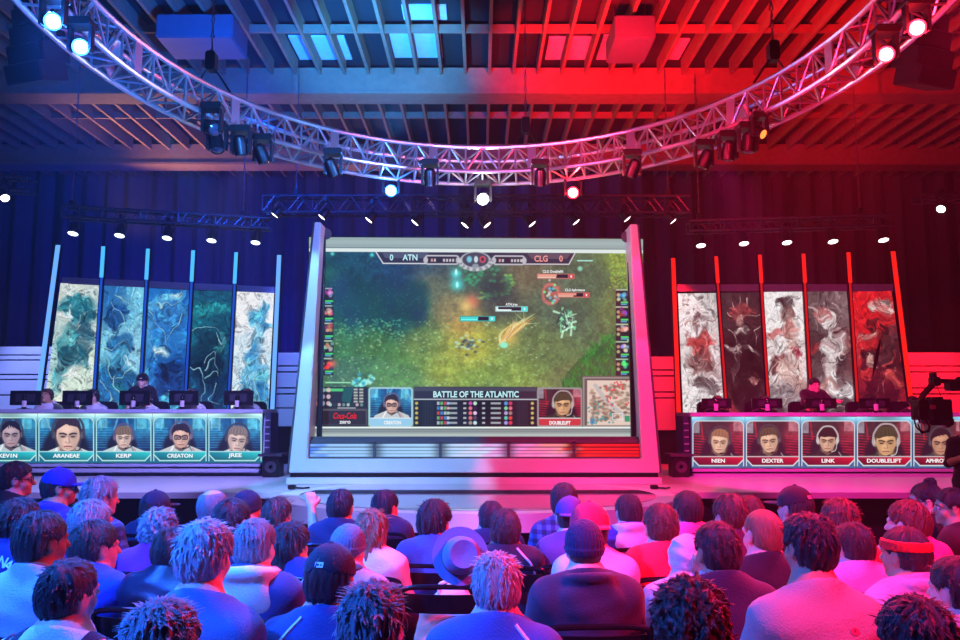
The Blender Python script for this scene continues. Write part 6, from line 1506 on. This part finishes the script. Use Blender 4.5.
def moving_head(p, d, label, grp, lens, s=1., up=.26):
    p = Vector(p); d = Vector(d).normalized(); R = look_rot(d)
    t = thing('moving_head', label, 'stage light', p, group=grp)
    MB().lathe([(.05 * s, -.2 * s), (.085 * s, -.16 * s), (.095 * s, -.04 * s), (.088 * s, .06 * s), (.092 * s, .075 * s), (.075 * s, .07 * s)], p, R, 20).build('head', M_PLASTIC, t)
    MB().lathe([(.08 * s, .066 * s), (.05 * s, .082 * s), (0, .088 * s)], p, R, 20).build('lens', lens, t)
    for k in (-1, 1): MB().rbox(p + Vector((k * .12 * s, 0, up * .3)), (.035 * s, .09 * s, up * .95), .02).build('yoke_arm', M_PLASTIC, t)
    MB().rbox(p + Vector((0, 0, up * .85)), (.28 * s, .2 * s, .09 * s), .02).build('base', M_PLASTIC, t)
    for k in (-1, 1): MB().tube([p + Vector((k * .08 * s, 0, up * .9)), p + Vector((k * .08 * s, 0, up * 1.2))], .016, 6).build('clamp', M_ALU, t)
    return t
L_WHITE = emit('lens_white', (1, .98, .95), 7); L_PINK = emit('lens_rose', (1, .9, .9), 5); L_BLUEW = emit('lens_blue_white', (.8, .88, 1), 4)
B_BLUE = emit('beacon_blue', (.55, .78, 1), 30); B_RED = emit('beacon_red', (1, .42, .32), 30); B_WHITE = emit('beacon_white', (1, 1, .97), 30); L_OFF = mat('lens_off', '303848', .1, coat=.5)
od = ['outermost', 'second', 'middle', 'fourth', 'innermost']
for i, (px, py) in enumerate(((73, 233.5), (119.5, 235.5), (167, 238), (211.5, 240.5), (255.5, 242.5))):
    f = (px - 61) / 208; par_lamp(at(px, py, 12.05 + .85 * f), (0, -.3, -.95), f'{od[i]} of five lit can lights under the truss over the blue banners', 'can lights over the blue banners', L_BLUEW)
for i, (px, py) in enumerate(((701, 245.5), (744, 243.5), (787, 242.5), (833, 241.5), (883.5, 240))):
    f = (px - 690) / 204; par_lamp(at(px, py, 12.95 - .85 * f), (0, -.3, -.95), f'{od[4 - i]} of five lit can lights under the truss over the red banners', 'can lights over the red banners', L_PINK)
for i, (px, py) in enumerate(((275, 215), (322, 217), (369, 220), (415, 222.5), (465, 225), (487, 225), (532, 224), (576, 222), (627, 219), (673, 221))):
    s = -1 if i < 5 else 1
    par_lamp(at(px, py, 12.6), (s * .62, -.06, -.78), f'small slanted spot light {["at the left end", "second from left", "third from left", "fourth from left", "just left of centre", "just right of centre", "fourth from right", "third from right", "second from right", "at the right end"][i]} under the truss above the screen', 'small spots above the screen', L_WHITE if i < 5 else L_PINK, r=.07, L=.16, up=.25)
par_lamp(at(5, 198, 11.4), (.55, -.5, -.65), 'bright can light under the short truss at the upper left edge', 'edge lights', L_WHITE, r=.06)
par_lamp(at(941, 209, 11.4), (-.55, -.5, -.65), 'bright can light under the short truss at the upper right edge', 'edge lights', L_WHITE, r=.06)
def aim(p, px=480, py=409): return Vector((0, 0, CAMZ)) - Vector(p)
beac = [(391, 190.5, 9.75, B_BLUE, 'blue moving head shining under the front of the ring truss', .8), (483, 199, 9.8, B_WHITE, 'white moving head shining under the middle of the ring truss', .8), (573, 192.5, 9.75, B_RED, 'red moving head shining under the front of the ring truss', .8),
        (53, 21, 5.1, B_BLUE, 'upper of the two bright blue heads in the left of the ring truss', .62), (80.5, 46.5, 5.45, B_BLUE, 'lower of the two bright blue heads in the left of the ring truss', .62),
        (886, 54, 5.5, B_RED, 'lower of the two bright red heads in the right of the ring truss', .62), (917, 27.5, 5.15, B_RED, 'upper of the two bright red heads in the right of the ring truss', .62)]
for (px, py, Y, m, lb, s) in beac:
    p = at(px, py, Y); moving_head(p, aim(p) + Vector((0, 0, -.6)), lb, 'lit moving heads on the ring truss', m, s, .2 if Y < 8 else .24)
dk = [(212, 128, 'l', 'highest dark moving head of the cluster on the ring truss, left side', (.6, -.5, -.4)), (217, 146, 'l', 'lowest slung dark moving head on the left of the ring truss', (.2, -.2, -.9)), (241, 150, 'l', 'dark moving head between two others on the left of the ring truss', (.1, .2, -.9)), (263, 158, 'l', 'dark moving head nearest the screen on the left of the ring truss', (.3, .2, -.8)),
      (333, 171, 'c', 'dark moving head under the blue front of the ring truss', (.3, .3, -.8)), (430, 181, 'c', 'dark moving head just left of the white beacon', (0, .3, -.9)), (540, 181, 'c', 'dark moving head just right of the white beacon', (0, .3, -.9)), (632, 172, 'c', 'dark moving head under the red front of the ring truss', (-.3, .3, -.8)),
      (704, 163, 'r', 'dark moving head nearest the screen on the right of the ring truss', (-.3, .2, -.8)), (728, 155, 'r', 'dark moving head between two others on the right of the ring truss', (-.1, .2, -.9)), (748, 147, 'r', 'dark moving head beside the orange lit lens on the ring truss', (-.1, .1, -.9))]
for (px, py, k, lb, d) in dk:
    zt_ = ZB - .3
    p = at_z(px, py, zt_ + (.12 if py < 130 else 0)); moving_head(p, d, lb, 'unlit moving heads on the ring truss', L_OFF, .72, .24)
p = at_z(760, 133, ZB - .2); moving_head(p, (.5, -.6, -.5), 'moving head with an orange lit lens on the right of the ring truss', 'lit moving heads on the ring truss', emit('beacon_orange', (1, .45, .2), 3), .6, .2)
# floods lying inside the ring truss
for (px, lb) in ((105, 'white flood lamp inside the ring truss above the blue heads'), (236, 'white flood lamp inside the ring truss by the left cluster'), (735, 'white flood lamp inside the ring truss by the right cluster')):
    a = {105: -1.42, 236: -1.0, 735: 1.0}[px]; p = rp(3.3, a, ZB + .16)
    t = thing('flood_lamp', lb, 'stage light', p, group='flood lamps inside the ring truss'); R = Matrix.Rotation(-a, 3, 'Z') @ Matrix.Rotation(.5, 3, 'X')
    MB().box(p, (.16, .06, .2), R).build('housing', mat('flood_white', 'd8d8dc', .4), t, bevel=.01); MB().box(p + R @ Vector((0, -.034, 0)), (.13, .01, .17), R).build('reflector', M_ALU, t); MB().tube([p + R @ Vector((-.09, 0, 0)), p + R @ Vector((-.09, 0, .14)), p + R @ Vector((.09, 0, .14)), p + R @ Vector((.09, 0, 0))], .008, 6).build('bracket', M_BLACK, t)
# hanging speaker arrays, dark, left and right
for sx, lb in ((-1, 'dark hanging loudspeaker column at the upper left edge'), (1, 'dark hanging loudspeaker column at the upper right edge')):
    p = at_z(40 if sx < 0 else 921, 88 if sx < 0 else 92, 5.0)
    t = thing('loudspeaker_array', lb, 'speaker', p, group='hanging loudspeaker columns'); z = 5.0; 
    for k in range(6):
        tilt = .34 - .055 * k; R = Matrix.Rotation(sx * .35, 3, 'Z') @ Matrix.Rotation(tilt, 3, 'X'); c = p + Vector((sx * .0, .0, .12 + .2 * k)) + Vector((0, -.06 * (5 - k) ** 1.2 * .2, 0))
        q = MB().box(c, (.48, .34, .195), R).build('cabinet', M_PLASTIC, t, bevel=.01); MB().box(c + R @ Vector((0, -.175, 0)), (.44, .012, .165), R).build('grille', M_DARK, q)
    MB().box(p + Vector((0, 0, 1.28)), (.46, .3, .06)).build('rigging_frame', M_BLACK, t)
    for k in (-1, 1): MB().tube([p + Vector((k * .18, 0, 1.3)), (p.x + k * .18, p.y, JB + .05)], .01, 6).build('rigging_wire', M_CHAIN, t)

# ------------------------------------------------------------------ light
def spot(loc, target, col, power, size=60, blend=.5, r=.1, name='scene_spot'):
    d = bpy.data.lights.new(name, 'SPOT'); d.energy = power; d.color = col; d.spot_size = math.radians(size); d.spot_blend = blend; d.shadow_soft_size = r
    o = bpy.data.objects.new(name, d); COL.objects.link(o); o.location = loc
    o.rotation_euler = (Vector(target) - Vector(loc)).to_track_quat('-Z', 'Y').to_euler(); return o
BLUE = (.015, .11, 1.); SKY = (.15, .48, 1.); RED = (1., .006, .02); PINK = (1., .008, .125); WARM = (1., .5, .22); LAV = (.32, .26, 1.); MAG = (1., .015, .34)
LIGHTS = [
 # house rig above and behind the camera, steep: blue from the left, red from the right
 ((-5.2, -.8, 6.9), (-2.3, 3.4, 1.0), BLUE, 6500, 38, .6, .2), ((-5.2, -.8, 6.9), (-.2, 3.6, 1.0), BLUE, 4200, 36, .6, .2), ((-2.5, .0, 6.9), (-1.6, 3.4, 1.0), (.03, .22, 1.), 900, 46, .7, .2),
 ((5.2, -.8, 6.9), (2.5, 3.4, 1.0), (1., .01, .14), 5200, 38, .6, .2), ((5.2, -.8, 6.9), (1.7, 3.4, 1.0), (1., .005, .06), 3000, 28, .6, .2),
 # ring truss, sides, raking the heads
 (rp(3.3, 1.5, 4.5), (.2, 4.6, 1.1), RED, 2000, 70, .8, .12), (rp(3.3, 1.9, 4.5), (1.8, 3.4, 1.0), (1., .012, .1), 1700, 60, .8, .12),
 (rp(3.3, -1.75, 4.5), (-.2, 4.2, 1.1), BLUE, 2600, 70, .8, .12), (rp(3.3, -2.3, 4.5), (-1.8, 3.6, 1.0), (.03, .2, 1.), 1500, 70, .8, .12),
 # screen surround and apron: blue half, red half
 (rp(3.2, -1.25, 4.3), (-1.68, 10.4, 1.3), SKY, 1500, 35, .2, .05), (rp(3.2, 1.25, 4.3), (1.75, 10.4, 1.3), PINK, 1500, 35, .2, .05),
 (rp(3.2, -.9, 4.4), (-2.4, 10.6, 3.2), SKY, 420, 30, .5, .05), (rp(3.2, .9, 4.4), (2.4, 10.6, 3.2), PINK, 460, 30, .5, .05),
 # decks left and right
 (rp(3.2, -.9, 4.4), (-5.0, 11.4, .8), LAV, 1900, 52, .5, .1), (rp(3.2, .9, 4.4), (5.0, 11.4, .8), MAG, 2300, 52, .5, .1),
 (rp(3.2, 0, 4.4), (0, 8.0, ST), (.5, .4, 1.), 110, 44, .6, .08),
 ((-.6, 2.4, 6.8), (-1.3, 8.1, .7), (.34, .28, 1.), 3600, 26, .5, .1), ((.6, 2.4, 6.8), (1.3, 8.1, .7), (1., .05, .5), 2600, 26, .5, .1),  # unseen pair added overhead to brighten the apron fascia
 # unseen washes added to brighten the low set walls and drape
 ((-8.2, 12.3, 3.6), (-7.4, 14.5, 2.0), (.22, .3, 1.), 420, 80, .7, .1), ((8.2, 12.3, 3.6), (7.4, 14.5, 2.0), RED, 850, 80, .7, .1),
 ((-2.9, 13.0, 4.6), (-3.5, 14.5, 1.6), (.12, .2, 1.), 420, 60, .7, .1), ((2.9, 13.0, 4.6), (3.5, 14.5, 1.6), RED, 800, 60, .7, .1),
 ((-6, 15.2, .9), (-6, 19.2, 4.6), (.0, .01, 1.), 2300, 130, .9, .2), ((-1.6, 15.2, .9), (-1.2, 19.2, 4.2), (.0, .008, 1.), 220, 120, .9, .2), ((6, 15.2, .9), (6, 19.2, 4.0), (1., .0, .08), 40, 130, .9, .2),
 # up into the roof
 (rp(3.1, -.9, 5.0), (-3.2, 12.0, 7.4), (.0, .10, 1.), 3600, 95, .8, .1), (rp(3.1, -.35, 5.0), (-1.5, 12.0, 7.5), (.015, .3, 1.), 3600, 56, .8, .1), (rp(3.1, -.9, 5.0), (-3.6, 16.6, 7.0), (.0, .06, 1.), 900, 60, .8, .1),
 (rp(3.1, .75, 5.0), (3.4, 11.6, 7.4), RED, 3000, 92, .8, .1), (rp(3.1, .38, 5.0), (1.7, 12.3, 7.5), RED, 2200, 56, .8, .1),
 ((-7.5, 16.2, 5.2), (-5.5, 15.4, 7.6), WARM, 620, 130, .9, .2), ((-3, 18.6, 5.2), (-1, 15.6, 7.6), WARM, 140, 120, .9, .2),
]
for a, c, pw in ((-1.5, (.03, .2, 1.), 60), (-1.15, (.05, .28, 1.), 70), (-.8, (.05, .24, 1.), 60), (-.45, (.09, .32, 1.), 55), (-.15, (.16, .25, 1.), 40), (.15, (1., .08, .3), 40), (.45, (1., .03, .1), 55), (.8, (1., .02, .08), 60), (1.15, (1., .01, .06), 70), (1.5, (1., .01, .04), 60)):
    LIGHTS.append((rp(1.9, a, 4.25), rp(3.3, a, 4.72), c, pw * 2.1, 115, .8, .04))           # added lamps without fixtures, washing the ring itself
LIGHTS += [
 # beams of the lit heads
 (at(391, 193, 9.7), at(391, 420, 9.4), (.02, .12, 1.), 260, 12, .6, .04), (at(483, 202, 9.75), at(483, 430, 9.4), (.9, .95, 1.), 160, 12, .6, .04), (at(573, 196, 9.7), at(573, 420, 9.4), (1., .01, .05), 260, 12, .6, .04),
 (at(80, 50, 5.4), (-1.8, 6.5, 0), (.02, .14, 1.), 500, 34, .8, .06), (at(53, 24, 5.05), (-2.4, 7.5, 0), (.02, .14, 1.), 500, 34, .8, .06),
 (at(886, 58, 5.45), (1.8, 6.5, 0), (1., .01, .04), 500, 34, .8, .06), (at(917, 31, 5.1), (2.4, 7.5, 0), (1., .01, .04), 500, 34, .8, .06),
]
def halo(px, py, Y, c, pw):  # added point light before a lit lens, for its glow in the haze
    d = bpy.data.lights.new('lamp_flare', 'POINT'); d.energy = pw; d.color = c; d.shadow_soft_size = .05
    o = bpy.data.objects.new('lamp_flare', d); COL.objects.link(o); p = at(px, py, Y); o.location = p + (Vector((0, 0, CAMZ)) - p).normalized() * .14
for q in ((53, 21, 5.1, (.02, .2, 1.), 60), (80.5, 46.5, 5.45, (.02, .2, 1.), 60), (886, 54, 5.5, (1., .01, .03), 60), (917, 27.5, 5.15, (1., .01, .03), 60), (391, 190.5, 9.75, (.02, .2, 1.), 45), (483, 199, 9.8, (.9, .95, 1.), 30), (573, 192.5, 9.75, (1., .01, .03), 45)): halo(*q)
for L in LIGHTS: spot(*L)
w = bpy.data.worlds.new('hall_air'); bpy.context.scene.world = w; w.use_nodes = True
nt = w.node_tree; bg = nt.nodes['Background']; bg.inputs['Color'].default_value = (.02, .02, .08, 1); bg.inputs['Strength'].default_value = .1
HAZE = True
if HAZE:
    vs = nt.nodes.new('ShaderNodeVolumeScatter'); vs.inputs['Density'].default_value = .0032; vs.inputs['Anisotropy'].default_value = .3
    nt.links.new(vs.outputs[0], nt.nodes['World Output'].inputs['Volume'])
sc = bpy.context.scene
sc.view_settings.view_transform = 'Standard'; sc.view_settings.look = 'None'; sc.view_settings.exposure = 0; sc.view_settings.gamma = 1; sc.view_settings.use_curve_mapping = False
sc.cycles.use_denoising = True; sc.cycles.max_bounces = 5; sc.cycles.volume_bounces = 0; sc.cycles.sample_clamp_indirect = 4; sc.cycles.sample_clamp_direct = 0
sc.cycles.use_adaptive_sampling = True
